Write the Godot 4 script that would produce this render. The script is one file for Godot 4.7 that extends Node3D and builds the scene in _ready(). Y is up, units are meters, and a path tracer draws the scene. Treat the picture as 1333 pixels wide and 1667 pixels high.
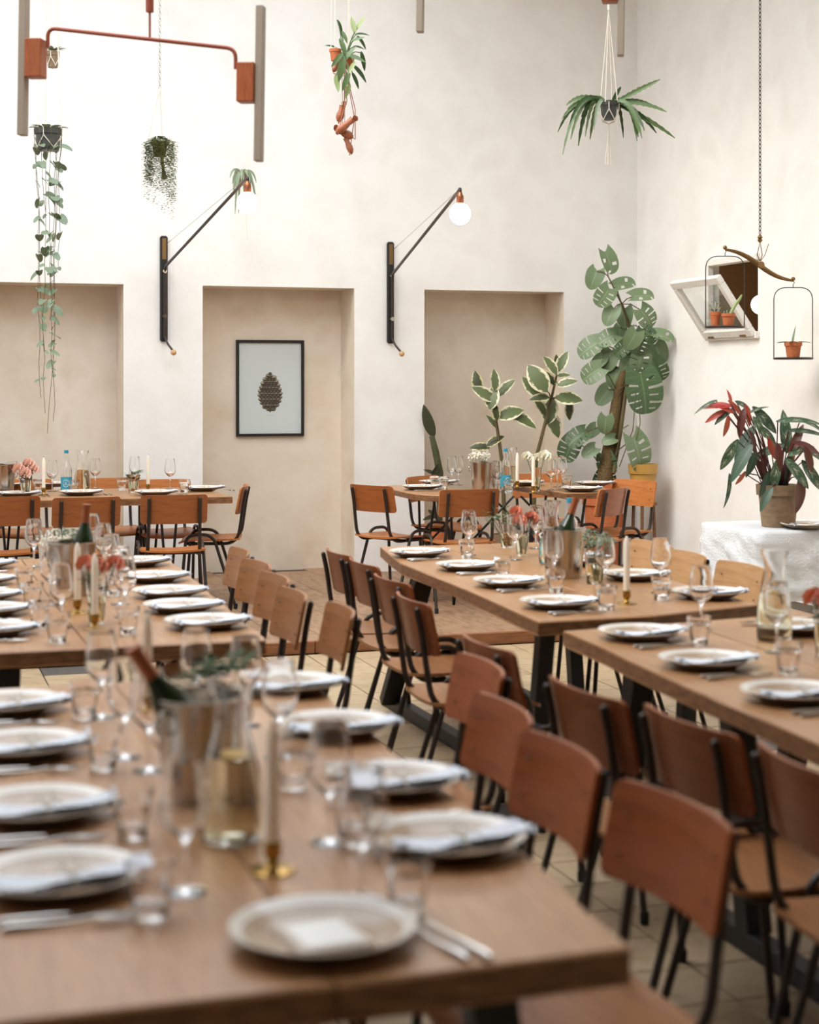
extends Node3D
# A sunlit courtyard restaurant: long wooden tables laid for a party, plywood school chairs, plants hanging under a glass roof.
# Units are metres, x runs along the back wall to the right, z towards the viewer, the floor is y = 0.

const BACK := -12.54      # face of the back wall
const RIGHT := 5.93       # face of the right wall
const DECK := 0.07        # top of the low wooden platform
var M := {}
var used := {}
var rng := RandomNumberGenerator.new()

class MB:                 # collects triangles with smooth normals; done() makes an ArrayMesh
	var v := PackedVector3Array()
	var n := PackedVector3Array()
	var uv := PackedVector2Array()
	var ix := PackedInt32Array()
	var col := PackedColorArray()
	func tri(a: Vector3, b: Vector3, c: Vector3, out: Vector3) -> void:      # flat triangle facing «out»
		var f := (c - a).cross(b - a)
		if f.dot(out) < 0.0:
			var t := b
			b = c
			c = t
			f = -f
		f = f.normalized()
		var k := v.size()
		for p in [a, b, c]:
			v.append(p); n.append(f); uv.append(Vector2(p.x + p.z, p.y))
		ix.append(k); ix.append(k + 1); ix.append(k + 2)
	func quad(a: Vector3, b: Vector3, c: Vector3, d: Vector3, out: Vector3) -> void:
		tri(a, b, c, out)
		tri(a, c, d, out)
	func grid(p: PackedVector3Array, rows: int, cols: int, flip := false, wrap := false, gaps := {}) -> void:   # rows × cols points, smooth
		var k := v.size()
		var nn := PackedVector3Array()
		nn.resize(rows * cols)
		var tris := PackedInt32Array()
		for r in rows - 1:
			for c in cols - 1:
				var a := r * cols + c
				if gaps.has(a): continue
				var b := a + 1
				var d := a + cols
				var e := d + 1
				if flip:
					tris.append_array([a, d, b, b, d, e])
				else:
					tris.append_array([a, b, d, b, e, d])
		for t in range(0, tris.size(), 3):
			var f := (p[tris[t + 2]] - p[tris[t]]).cross(p[tris[t + 1]] - p[tris[t]])
			nn[tris[t]] += f
			nn[tris[t + 1]] += f
			nn[tris[t + 2]] += f
		if wrap:
			for r in rows:
				var s := nn[r * cols] + nn[r * cols + cols - 1]
				nn[r * cols] = s
				nn[r * cols + cols - 1] = s
		for i in p.size():
			v.append(p[i])
			n.append(nn[i].normalized() if nn[i].length() > 1e-12 else Vector3.UP)
			uv.append(Vector2(float(i % cols) / (cols - 1), float(i / cols) / (rows - 1)))
		for t in tris:
			ix.append(k + t)
	func add(o: MB, x := Transform3D()) -> void:
		var k := v.size()
		for i in o.v.size():
			v.append(x * o.v[i]); n.append((x.basis * o.n[i]).normalized()); uv.append(o.uv[i])
		for t in o.ix:
			ix.append(k + t)
	func lathe(prof: Array, seg := 24, x := Transform3D(), flute := 0.0) -> void:   # profile of Vector2(radius, height), outside first going up; split at creases
		var run := [prof[0]]
		for i in range(1, prof.size()):
			run.append(prof[i])
			var last := i == prof.size() - 1
			var crease := false
			if not last:
				var a: Vector2 = (prof[i] - prof[i - 1]).normalized()
				var b: Vector2 = (prof[i + 1] - prof[i]).normalized()
				crease = a.dot(b) < 0.72
			if last or crease:
				var p := PackedVector3Array()
				for q in run:
					for s in seg + 1:
						var t := TAU * s / seg
						var rr: float = q.x
						if flute > 0.0:
							rr *= 1.0 - flute * (0.5 + 0.5 * cos(t * 9.0))
						p.append(x * Vector3(cos(t) * rr, q.y, sin(t) * rr))
				grid(p, run.size(), seg + 1, false, true)
				run = [prof[i]]
	func tube(path: Array, r: Variant, sides := 8, caps := true) -> void:
		var m := path.size()
		var t0: Vector3 = (path[1] - path[0]).normalized()
		var nrm := t0.cross(Vector3.UP if absf(t0.y) < 0.9 else Vector3.RIGHT).normalized()
		var p := PackedVector3Array()
		for i in m:
			var t: Vector3 = ((path[i + 1] if i < m - 1 else path[i]) - (path[i - 1] if i > 0 else path[i])).normalized()
			nrm = (nrm - t * nrm.dot(t)).normalized()
			var bn := t.cross(nrm)
			var rad: float = r[i] if r is Array else r
			for s in sides + 1:
				var a := TAU * s / sides
				p.append(path[i] + (nrm * cos(a) + bn * sin(a)) * rad)
		grid(p, m, sides + 1, true, true)
		if caps:
			for e in [0, m - 1]:
				var o: Vector3 = path[0] - path[1] if e == 0 else path[m - 1] - path[m - 2]
				for s in sides:
					tri(path[e], p[e * (sides + 1) + s], p[e * (sides + 1) + s + 1], o)
	func box(size: Vector3, at := Vector3.ZERO, bev := 0.003, basis := Basis()) -> void:   # chamfered box
		var h := size / 2.0
		bev = minf(bev, minf(h.x, minf(h.y, h.z)) * 0.9)
		var pt := func(s: Vector3, ax: int) -> Vector3:
			var q := Vector3(s.x * (h.x - bev), s.y * (h.y - bev), s.z * (h.z - bev))
			q[ax] = s[ax] * h[ax]
			return at + basis * q
		for ax in 3:
			var b := (ax + 1) % 3
			var c := (ax + 2) % 3
			for s in [-1.0, 1.0]:
				var q := []
				for e in [[-1, -1], [1, -1], [1, 1], [-1, 1]]:
					var w := Vector3.ZERO
					w[ax] = s; w[b] = e[0]; w[c] = e[1]
					q.append(pt.call(w, ax))
				var o := Vector3.ZERO
				o[ax] = s
				quad(q[0], q[1], q[2], q[3], basis * o)
				for s2 in [-1.0, 1.0]:      # the chamfer between faces ax and b
					var w1 := Vector3.ZERO
					w1[ax] = s; w1[b] = s2; w1[c] = -1
					var w2 := w1
					w2[c] = 1
					quad(pt.call(w1, ax), pt.call(w2, ax), pt.call(w2, b), pt.call(w1, b), basis * (w1 + w2))
		for sx in [-1.0, 1.0]:
			for sy in [-1.0, 1.0]:
				for sz in [-1.0, 1.0]:
					var w := Vector3(sx, sy, sz)
					tri(pt.call(w, 0), pt.call(w, 1), pt.call(w, 2), basis * w)
	func slab(poly: PackedVector2Array, y0: float, y1: float, bev := 0.004, sides: MB = null) -> void:    # polygon in x-z, extruded up, top and bottom edges eased
		var m := poly.size()
		var c := Vector2.ZERO
		for q in poly:
			c += q / m
		var shr := Geometry2D.offset_polygon(poly, -bev)
		var inn: PackedVector2Array = shr[0] if shr.size() == 1 and shr[0].size() == m else PackedVector2Array()
		if inn.is_empty():
			for q in poly:
				inn.append(q + (c - q).normalized() * bev)
		else:       # match the order of the two outlines
			var best := 0
			for i in m:
				if inn[i].distance_to(poly[0]) < inn[best].distance_to(poly[0]):
					best = i
			var turned := PackedVector2Array()
			for i in m:
				turned.append(inn[(best + i) % m])
			inn = turned
		for i in m:
			var j := (i + 1) % m
			var o2 := (poly[i] + poly[j]) / 2.0 - c
			var e := poly[j] - poly[i]
			var o := Vector3(e.y, 0, -e.x)
			if o.dot(Vector3(o2.x, 0, o2.y)) < 0.0:
				o = -o
			(sides if sides else self).quad(Vector3(poly[i].x, y0 + bev, poly[i].y), Vector3(poly[j].x, y0 + bev, poly[j].y), Vector3(poly[j].x, y1 - bev, poly[j].y), Vector3(poly[i].x, y1 - bev, poly[i].y), o)
			quad(Vector3(poly[i].x, y1 - bev, poly[i].y), Vector3(poly[j].x, y1 - bev, poly[j].y), Vector3(inn[j].x, y1, inn[j].y), Vector3(inn[i].x, y1, inn[i].y), o + Vector3.UP * o.length())
			quad(Vector3(poly[i].x, y0 + bev, poly[i].y), Vector3(poly[j].x, y0 + bev, poly[j].y), Vector3(inn[j].x, y0, inn[j].y), Vector3(inn[i].x, y0, inn[i].y), o - Vector3.UP * o.length())
		var t := Geometry2D.triangulate_polygon(inn)
		for i in range(0, t.size(), 3):
			for s in [[y1, Vector3.UP], [y0, Vector3.DOWN]]:
				tri(Vector3(inn[t[i]].x, s[0], inn[t[i]].y), Vector3(inn[t[i + 1]].x, s[0], inn[t[i + 1]].y), Vector3(inn[t[i + 2]].x, s[0], inn[t[i + 2]].y), s[1])
	func ball(r: Vector3, at := Vector3.ZERO, rings := 8, seg := 12) -> void:
		var p := PackedVector3Array()
		for i in rings + 1:
			var a := -PI / 2 + PI * i / rings
			for s in seg + 1:
				var t := TAU * s / seg
				p.append(at + Vector3(cos(a) * cos(t) * r.x, sin(a) * r.y, cos(a) * sin(t) * r.z))
		grid(p, rings + 1, seg + 1, false, true)
	# a leaf: starts at «at», runs along «dir», upper side towards «up»; droop bends it down, fold is its keel, notch cuts slots, heart sweeps the lobes back
	func leaf(at: Vector3, dir: Vector3, up: Vector3, L: float, W: float, droop := 0.3, fold := 0.15, shape := 0.5, steps := 8, heart := 0.0, notch := 0, wave := 0.0) -> void:
		dir = dir.normalized()
		var side := dir.cross(up).normalized()
		up = side.cross(dir).normalized()
		var rows := steps + 1
		var lat := [-1.0, -0.55, 0.0, 0.55, 1.0] if notch == 0 else [-1.0, -0.74, -0.26, 0.0, 0.26, 0.74, 1.0]
		var nl := lat.size()
		var gaps := {}
		var p := PackedVector3Array()
		var pos := at
		var d := dir
		for i in rows:
			var t := float(i) / steps
			var w := W * 0.5 * pow(sin(PI * pow(clampf(t * 0.985 + 0.012, 0, 1), shape * 1.4)), 0.75)
			if heart > 0.0:
				w = W * 0.5 * sqrt(maxf(0.0, 1.0 - pow(absf(t - 0.36) / 0.645, 2.0))) if t > 0.36 else W * 0.5 * (0.62 + 0.38 * sin(PI * 0.5 * t / 0.36))
			for k in nl:
				var l: float = lat[k]
				if notch > 0 and k < nl - 1 and t > 0.16 and t < 0.86:       # slits between the side veins, every other one open to the margin
					var right := l > -0.1
					var x := t * notch + (0.45 if right else 0.0)
					if fposmod(x, 1.0) < 0.2:
						var m := absf(l + float(lat[k + 1])) * 0.5
						if (m > 0.3 and m < 0.8) or (m >= 0.8 and int(x) % 2 == 0): gaps[i * nl + k] = true
				var back := heart * pow(absf(l), 1.6) * (1.0 - t) * L * 0.30 - (0.16 * absf(l) * sin(PI * t) * L if notch > 0 else 0.0)
				p.append(pos + side * l * w + up * (absf(l) * fold * w + wave * w * sin(t * 11.0 + l * 2.0)) - d * back)
			d = (d + Vector3.DOWN * droop / steps).normalized()
			up = side.cross(d).normalized()
			pos += d * L / steps
		grid(p, rows, nl, false, false, gaps)
	func ribbon(path: Array, nrm: Vector3, w: float, teeth := 0) -> void:      # strap leaf along a path, its face towards nrm
		var m := path.size()
		var p := PackedVector3Array()
		for i in m:
			var t := float(i) / (m - 1)
			var d: Vector3 = ((path[i + 1] if i < m - 1 else path[i]) - (path[i - 1] if i > 0 else path[i])).normalized()
			var sd := d.cross(nrm).normalized()
			var up := sd.cross(d).normalized()
			var ww := w * 0.5 * pow(sin(PI * clampf(0.06 + 0.93 * t, 0.0, 1.0)), 0.55)
			if teeth > 0 and i % 2: ww *= 0.72
			for l in [-1.0, -0.4, 0.0, 0.4, 1.0]:
				p.append(path[i] + sd * l * ww + up * absf(l) * ww * 0.22)
		grid(p, m, 5)
	func done(mat: Material, onto: ArrayMesh = null) -> ArrayMesh:
		var a := []
		a.resize(Mesh.ARRAY_MAX)
		a[Mesh.ARRAY_VERTEX] = v
		a[Mesh.ARRAY_NORMAL] = n
		a[Mesh.ARRAY_TEX_UV] = uv
		a[Mesh.ARRAY_INDEX] = ix
		var m := onto if onto else ArrayMesh.new()
		m.add_surface_from_arrays(Mesh.PRIMITIVE_TRIANGLES, a)
		m.surface_set_material(m.get_surface_count() - 1, mat)
		return m

func numbered(called: String) -> String:
	used[called] = int(used.get(called, -1)) + 1
	return called if used[called] == 0 else "%s_%03d" % [called, used[called]]
func tag(o: Node3D, label: String, category: String, group := "", kind := "") -> Node3D:
	if label: o.set_meta("label", label)
	if category: o.set_meta("category", category)
	if group: o.set_meta("group", group)
	if kind: o.set_meta("kind", kind)
	return o
func mesh(called: String, m: Mesh, parent: Node3D = self, at := Vector3.ZERO) -> MeshInstance3D:
	var o := MeshInstance3D.new()
	o.name = numbered(called) if parent == self else called
	o.mesh = m
	o.position = at
	parent.add_child(o, true)
	return o
func thing(called: String, label: String, category: String, at := Vector3.ZERO, turn := 0.0, group := "") -> Node3D:
	var o := Node3D.new()
	o.name = numbered(called)
	add_child(o)
	o.position = at
	o.rotation.y = turn
	tag(o, label, category, group)
	return o
func copy(src: Node3D, label: String, at: Vector3, turn := 0.0, group := "") -> Node3D:
	var o: Node3D = src.duplicate()
	o.name = numbered(src.get_meta("kindname"))
	add_child(o)
	o.position = at
	o.rotation = Vector3(0, turn, 0)
	o.set_meta("label", label)
	if group: o.set_meta("group", group)
	return o
var protos := {}
func put(called: String, maker: Callable, label: String, category: String, at: Vector3, turn := 0.0, group := "") -> Node3D:   # first call builds, later calls duplicate
	if protos.has(called):
		return copy(protos[called], label, at, turn, group)
	var key := called.split("|")[0]
	var o := thing(key, label, category, at, turn, group)
	o.set_meta("kindname", key)
	maker.call(o)
	protos[called] = o
	return o
func nth(i: int, count: int) -> String:
	if i == 0: return "nearest"
	if i == count - 1: return "farthest"
	return ["nearest", "second", "third", "fourth", "fifth", "sixth", "seventh", "eighth", "ninth"][i]

# ---------------------------------------------------------------- materials
func noise(freq: float, octaves := 4, seed_ := 1) -> FastNoiseLite:
	var f := FastNoiseLite.new()
	f.noise_type = FastNoiseLite.TYPE_SIMPLEX_SMOOTH
	f.frequency = freq
	f.fractal_octaves = octaves
	f.seed = seed_
	return f
func ramp(cols: Array) -> Gradient:
	var g := Gradient.new()
	var off := PackedFloat32Array()
	var cc := PackedColorArray()
	for i in cols.size():
		off.append(float(i) / (cols.size() - 1))
		cc.append(cols[i])
	g.offsets = off
	g.colors = cc
	return g
func ntex(freq: float, cols: Array, octaves := 4, seed_ := 1, size := 512) -> NoiseTexture2D:
	var t := NoiseTexture2D.new()
	t.width = size
	t.height = size
	t.seamless = true
	t.noise = noise(freq, octaves, seed_)
	if cols: t.color_ramp = ramp(cols)
	return t
func c8(r: int, g: int, b: int) -> Color:
	return Color(r / 255.0, g / 255.0, b / 255.0)
func plain(c: Color, rough := 0.6, metal := 0.0, spec := 0.5) -> StandardMaterial3D:
	var m := StandardMaterial3D.new()
	m.albedo_color = c
	m.roughness = rough
	m.metallic = metal
	m.metallic_specular = spec
	return m
func mottled(freq: float, cols: Array, scale: Vector3, rough := 0.6, world := false, bump := 0.0, seed_ := 1) -> StandardMaterial3D:
	var m := plain(Color.WHITE, rough)
	m.albedo_texture = ntex(freq, cols, 5, seed_)
	m.uv1_triplanar = true
	m.uv1_world_triplanar = world
	m.uv1_scale = scale
	if bump > 0.0:
		m.heightmap_enabled = true
		m.heightmap_scale = bump
		m.heightmap_texture = bumps
	return m
var bumps: NoiseTexture2D
func leafy(c: Color, rough := 0.45, back := 0.25) -> StandardMaterial3D:
	var m := plain(c, rough)
	m.backlight_enabled = true
	m.backlight = Color(back, back, back * 0.6)
	return m
func leaf_print(base: Color, pale: Color, kind: String) -> StandardMaterial3D:    # u across the leaf, v along it
	var im := Image.create(64, 128, false, Image.FORMAT_RGB8)
	var f := noise(0.06, 3, 5)
	for y in 128:
		for x in 64:
			var u := x / 63.0
			var w := absf(u - 0.5) * 2.0
			var v := y / 127.0
			var k := 0.0
			if kind == "edge":        # rubber plant: cream margin with a ragged border
				k = smoothstep(0.62, 0.8, w + 0.35 * f.get_noise_2d(x * 1.4, y * 0.8))
			elif kind == "vein":
				k = 0.55 * smoothstep(0.1, 0.0, w) + 0.3 * smoothstep(0.86, 1.0, sin((v * 9.0 - w * 1.6) * TAU))
			elif kind == "streak":    # cream streaks fanning from the midrib
				k = smoothstep(0.1, 0.45, f.get_noise_2d(x * 0.5, (v * 128.0 - w * 40.0) * 2.6) + 0.15 - 0.25 * smoothstep(0.0, 0.2, w))
			elif kind == "spot":
				k = smoothstep(-0.05, 0.25, f.get_noise_2d(x * 3.0, y * 3.0)) * 0.8
			im.set_pixel(x, y, base.lerp(pale, clampf(k, 0, 1)))
	var m := leafy(Color.WHITE)
	m.albedo_texture = ImageTexture.create_from_image(im)
	return m
func clear_glass(tint := Color(1, 1, 1, 0.0)) -> StandardMaterial3D:
	var m := plain(tint, 0.0)
	m.transparency = BaseMaterial3D.TRANSPARENCY_ALPHA
	m.refraction_enabled = true
	m.refraction_scale = 0.05
	return m
func make_materials() -> void:
	bumps = ntex(0.02, [], 5, 9)
	M.plaster = mottled(0.006, [c8(235, 232, 227), c8(240, 238, 234), c8(244, 243, 239), c8(238, 236, 231)], Vector3(0.45, 0.45, 0.45), 0.85, true, 0.25, 3)
	M.niche = mottled(0.006, [c8(216, 200, 176), c8(226, 213, 194), c8(232, 221, 205), c8(220, 206, 184)], Vector3(0.45, 0.45, 0.45), 0.85, true, 0.2, 4)  # plaster tinted tan: warm bounced light in the niches put into the colour
	M.ceiling = plain(c8(226, 222, 214), 0.9)
	M.front = plain(c8(120, 104, 88), 0.9)
	M.grout = plain(c8(74, 62, 48), 0.9)
	M.tiles = []
	for k in 4:
		M.tiles.append(mottled(0.012, [c8(166 - k * 5, 144 - k * 5, 112 - k * 6), c8(190 - k * 4, 168 - k * 4, 136 - k * 4), c8(178, 155, 122)], Vector3(1.1, 1.1, 1.1), 0.42, true, 0.0, 20 + k))
	M.inlay = mottled(0.02, [c8(70, 68, 64), c8(98, 94, 88)], Vector3(2, 2, 2), 0.5, true)
	M.deck = []
	for k in 4:
		M.deck.append(mottled(0.015, [c8(112 + k * 8, 84 + k * 6, 62 + k * 4), c8(146 + k * 6, 116 + k * 5, 90 + k * 4), c8(162, 134, 108)], Vector3(2.2, 1, 0.7), 0.5, true, 0.0, 30 + k))
	M.nosing = mottled(0.02, [c8(120, 74, 42), c8(150, 98, 60)], Vector3(0.5, 6, 6), 0.5, true)
	M.oak = mottled(0.014, [c8(146, 102, 64), c8(175, 130, 88), c8(160, 115, 75), c8(188, 145, 102)], Vector3(3.2, 3.2, 0.32), 0.32, true, 0.0, 6)
	M.oak_edge = mottled(0.02, [c8(88, 56, 32), c8(122, 84, 52), c8(146, 106, 68)], Vector3(1.2, 6, 1.2), 0.5, true, 0.0, 7)  # darker than the table tops: shade on their ends put into the colour
	M.ply = []
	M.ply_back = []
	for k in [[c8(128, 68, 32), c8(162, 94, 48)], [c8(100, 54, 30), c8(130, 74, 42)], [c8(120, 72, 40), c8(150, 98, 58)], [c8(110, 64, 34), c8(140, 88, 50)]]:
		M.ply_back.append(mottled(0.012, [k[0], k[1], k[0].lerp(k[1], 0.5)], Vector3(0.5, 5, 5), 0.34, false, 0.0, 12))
	for k in [[c8(150, 88, 44), c8(190, 120, 66)], [c8(116, 57, 26), c8(150, 80, 40)], [c8(162, 118, 76), c8(192, 150, 106)], [c8(124, 80, 46), c8(156, 106, 66)]]:
		var m := mottled(0.012, [k[0], k[0].lerp(k[1], 0.6), k[1], k[0].lerp(k[1], 0.4)], Vector3(0.5, 5, 5), 0.36, false, 0.0, 11)
		m.metallic_specular = 0.35
		M.ply.append(m)
	M.tube = plain(c8(52, 42, 36), 0.42, 0.3)
	M.black = plain(c8(30, 28, 26), 0.5, 0.2)
	M.rubber = plain(c8(24, 23, 22), 0.8)
	M.bolt = plain(c8(120, 96, 70), 0.35, 0.8)
	M.china = plain(c8(178, 154, 128), 0.2)
	M.china_rim = plain(c8(226, 218, 206), 0.2)
	M.linen = mottled(0.05, [c8(222, 226, 234), c8(238, 241, 246)], Vector3(6, 6, 6), 0.9, false, 0.15)
	M.cloth = mottled(0.05, [c8(206, 210, 214), c8(224, 227, 230)], Vector3(6, 6, 6), 0.9, false, 0.3)
	M.twine = plain(c8(214, 206, 192), 0.9)
	M.blue_twine = plain(c8(92, 112, 150), 0.9)
	M.steel = plain(c8(196, 192, 186), 0.18, 1.0)
	M.satin = plain(c8(188, 180, 170), 0.2, 1.0)
	M.brass = plain(c8(176, 138, 70), 0.25, 1.0)
	M.glass = clear_glass()
	M.water = clear_glass(Color(0.98, 0.97, 0.86, 0.0))
	M.water.refraction_scale = 0.033
	M.bottle_green = clear_glass(Color(0.22, 0.36, 0.12, 0.0))
	M.lemon = plain(c8(226, 178, 60), 0.5)
	M.wax = plain(c8(248, 240, 222), 0.5)
	M.wax.subsurf_scatter_enabled = true
	M.wax.subsurf_scatter_strength = 0.3
	M.wick = plain(c8(60, 54, 48), 0.9)
	M.foil = plain(c8(150, 82, 46), 0.4, 0.5)
	M.blue_cap = plain(c8(38, 138, 168), 0.4)
	M.label_blue = plain(c8(64, 168, 196), 0.6)
	M.white = plain(c8(236, 234, 228), 0.5)
	M.petal_pink = leafy(c8(238, 190, 170), 0.7)
	M.petal_salmon = leafy(c8(226, 138, 112), 0.7)
	M.petal_cream = leafy(c8(244, 240, 222), 0.7)
	M.green = leafy(c8(86, 112, 66))
	M.dark_green = leafy(c8(42, 70, 26), 0.8, 0.15)
	M.grey_green = leafy(c8(120, 138, 112))
	M.pale_green = leafy(c8(150, 166, 110))
	M.monstera = leaf_print(c8(112, 134, 98), c8(164, 182, 146), "vein")
	M.monstera_dark = leaf_print(c8(72, 98, 62), c8(128, 150, 108), "vein")
	M.ficus = leaf_print(c8(98, 112, 72), c8(232, 226, 196), "edge")
	M.stromanthe = leaf_print(c8(56, 84, 62), c8(214, 206, 178), "streak")
	M.wine_leaf = leafy(c8(168, 44, 46), 0.45, 0.4)
	M.card = plain(c8(216, 203, 188), 0.9)
	M.stromanthe_dark = leaf_print(c8(58, 84, 66), c8(120, 142, 116), "vein")
	M.hearts = leaf_print(c8(78, 98, 70), c8(176, 188, 166), "spot")
	M.bark = mottled(0.05, [c8(58, 46, 30), c8(110, 90, 56), c8(140, 116, 70)], Vector3(4, 4, 4), 0.9, false, 1.0)
	M.stem = plain(c8(96, 84, 48), 0.6)
	M.soil = plain(c8(52, 40, 30), 0.95)
	M.terracotta = mottled(0.02, [c8(178, 96, 56), c8(204, 120, 76)], Vector3(3, 3, 3), 0.8)
	M.clay = mottled(0.02, [c8(120, 98, 74), c8(150, 126, 98)], Vector3(3, 3, 3), 0.8)
	M.dark_pot = plain(c8(62, 64, 60), 0.5)
	M.ochre = plain(c8(190, 146, 72), 0.4)
	M.rope = plain(c8(226, 218, 204), 0.9)
	M.pitcher = mottled(0.03, [c8(126, 62, 38), c8(196, 126, 84)], Vector3(9, 9, 9), 0.4)
	M.rust = plain(c8(136, 62, 38), 0.5, 0.2)
	M.cherry = mottled(0.02, [c8(128, 62, 30), c8(176, 96, 50)], Vector3(8, 0.8, 8), 0.4)
	M.taupe = plain(c8(146, 132, 116), 0.6)
	M.chalk = mottled(0.03, [c8(222, 220, 212), c8(240, 238, 232), c8(200, 196, 186)], Vector3(2, 8, 2), 0.8)
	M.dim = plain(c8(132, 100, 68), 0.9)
	M.old_brass = plain(c8(132, 104, 66), 0.4, 0.8)
	M.cotton = plain(c8(232, 232, 232), 0.95)
	M.lamp = plain(c8(255, 250, 240), 0.4)
	M.lamp.emission_enabled = true
	M.lamp.emission = c8(255, 246, 232)
	M.lamp.emission_energy_multiplier = 6.0
	M.knob = plain(c8(200, 160, 108), 0.5)
	M.pane = plain(Color(0.93, 0.97, 0.95, 0.06), 0.02)
	M.pane.transparency = BaseMaterial3D.TRANSPARENCY_ALPHA
	M.pearl = leafy(c8(104, 126, 76), 0.6)
	M.shaded_china = plain(c8(112, 96, 80), 0.4)  # plate underside: the shade below the rim put into its colour
	M.ficus_dark = leaf_print(c8(62, 70, 40), c8(206, 194, 146), "edge")
	M.bark_green = mottled(0.05, [c8(52, 56, 34), c8(84, 84, 52)], Vector3(5, 5, 5), 0.8, false, 0.6)
	M.wine_dark = leafy(c8(84, 26, 32), 0.45, 0.3)
func _ready() -> void:
	rng.seed = 7
	# camera: 50 mm lens held level at 1.55 m, frame shifted downwards, focused on the far tables
	var cam := Camera3D.new()
	cam.name = "camera"
	add_child(cam)
	cam.position = Vector3(0, 1.55, 0)
	cam.rotation_degrees = Vector3(0, -17.5, 0)
	var lens := CameraAttributesPhysical.new()
	lens.frustum_focal_length = 50.0
	lens.frustum_focus_distance = 11.0
	lens.frustum_near = 0.05
	lens.frustum_far = 60.0
	lens.exposure_aperture = 2.3
	cam.attributes = lens
	cam.projection = Camera3D.PROJECTION_FRUSTUM
	cam.near = 0.05
	cam.far = 60.0
	cam.size = 1667.0 / 2700.0 * 0.05
	cam.frustum_offset = Vector2(0, -208.5 / 2700.0 * 0.05)
	cam.current = true
	var we := WorldEnvironment.new()
	we.name = "world_environment"
	var env := Environment.new()
	env.background_mode = Environment.BG_SKY
	var sm := ProceduralSkyMaterial.new()
	sm.sky_top_color = c8(236, 242, 250)
	sm.sky_horizon_color = c8(250, 250, 248)
	sm.ground_horizon_color = c8(190, 184, 174)
	sm.ground_bottom_color = c8(150, 146, 138)
	sm.sun_angle_max = 0.0
	env.sky = Sky.new()
	env.sky.sky_material = sm
	env.background_energy_multiplier = 4.2
	env.tonemap_mode = Environment.TONE_MAPPER_LINEAR
	env.tonemap_exposure = 1.11
	env.sdfgi_enabled = true
	env.ssao_enabled = true
	env.ssil_enabled = true
	we.environment = env
	add_child(we)
	var sun := DirectionalLight3D.new()     # hazy sun through the glass roof
	sun.name = "sun"
	sun.light_energy = 0.66
	sun.light_color = c8(255, 252, 247)
	sun.light_angular_distance = 30.0
	sun.shadow_enabled = true
	add_child(sun)
	sun.look_at_from_position(Vector3.ZERO, Vector3(0.95, -1.0, -0.28))
	make_materials()
	shell()
	furniture()
	tableware()
	lamps_and_pictures()
	plants()

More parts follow.
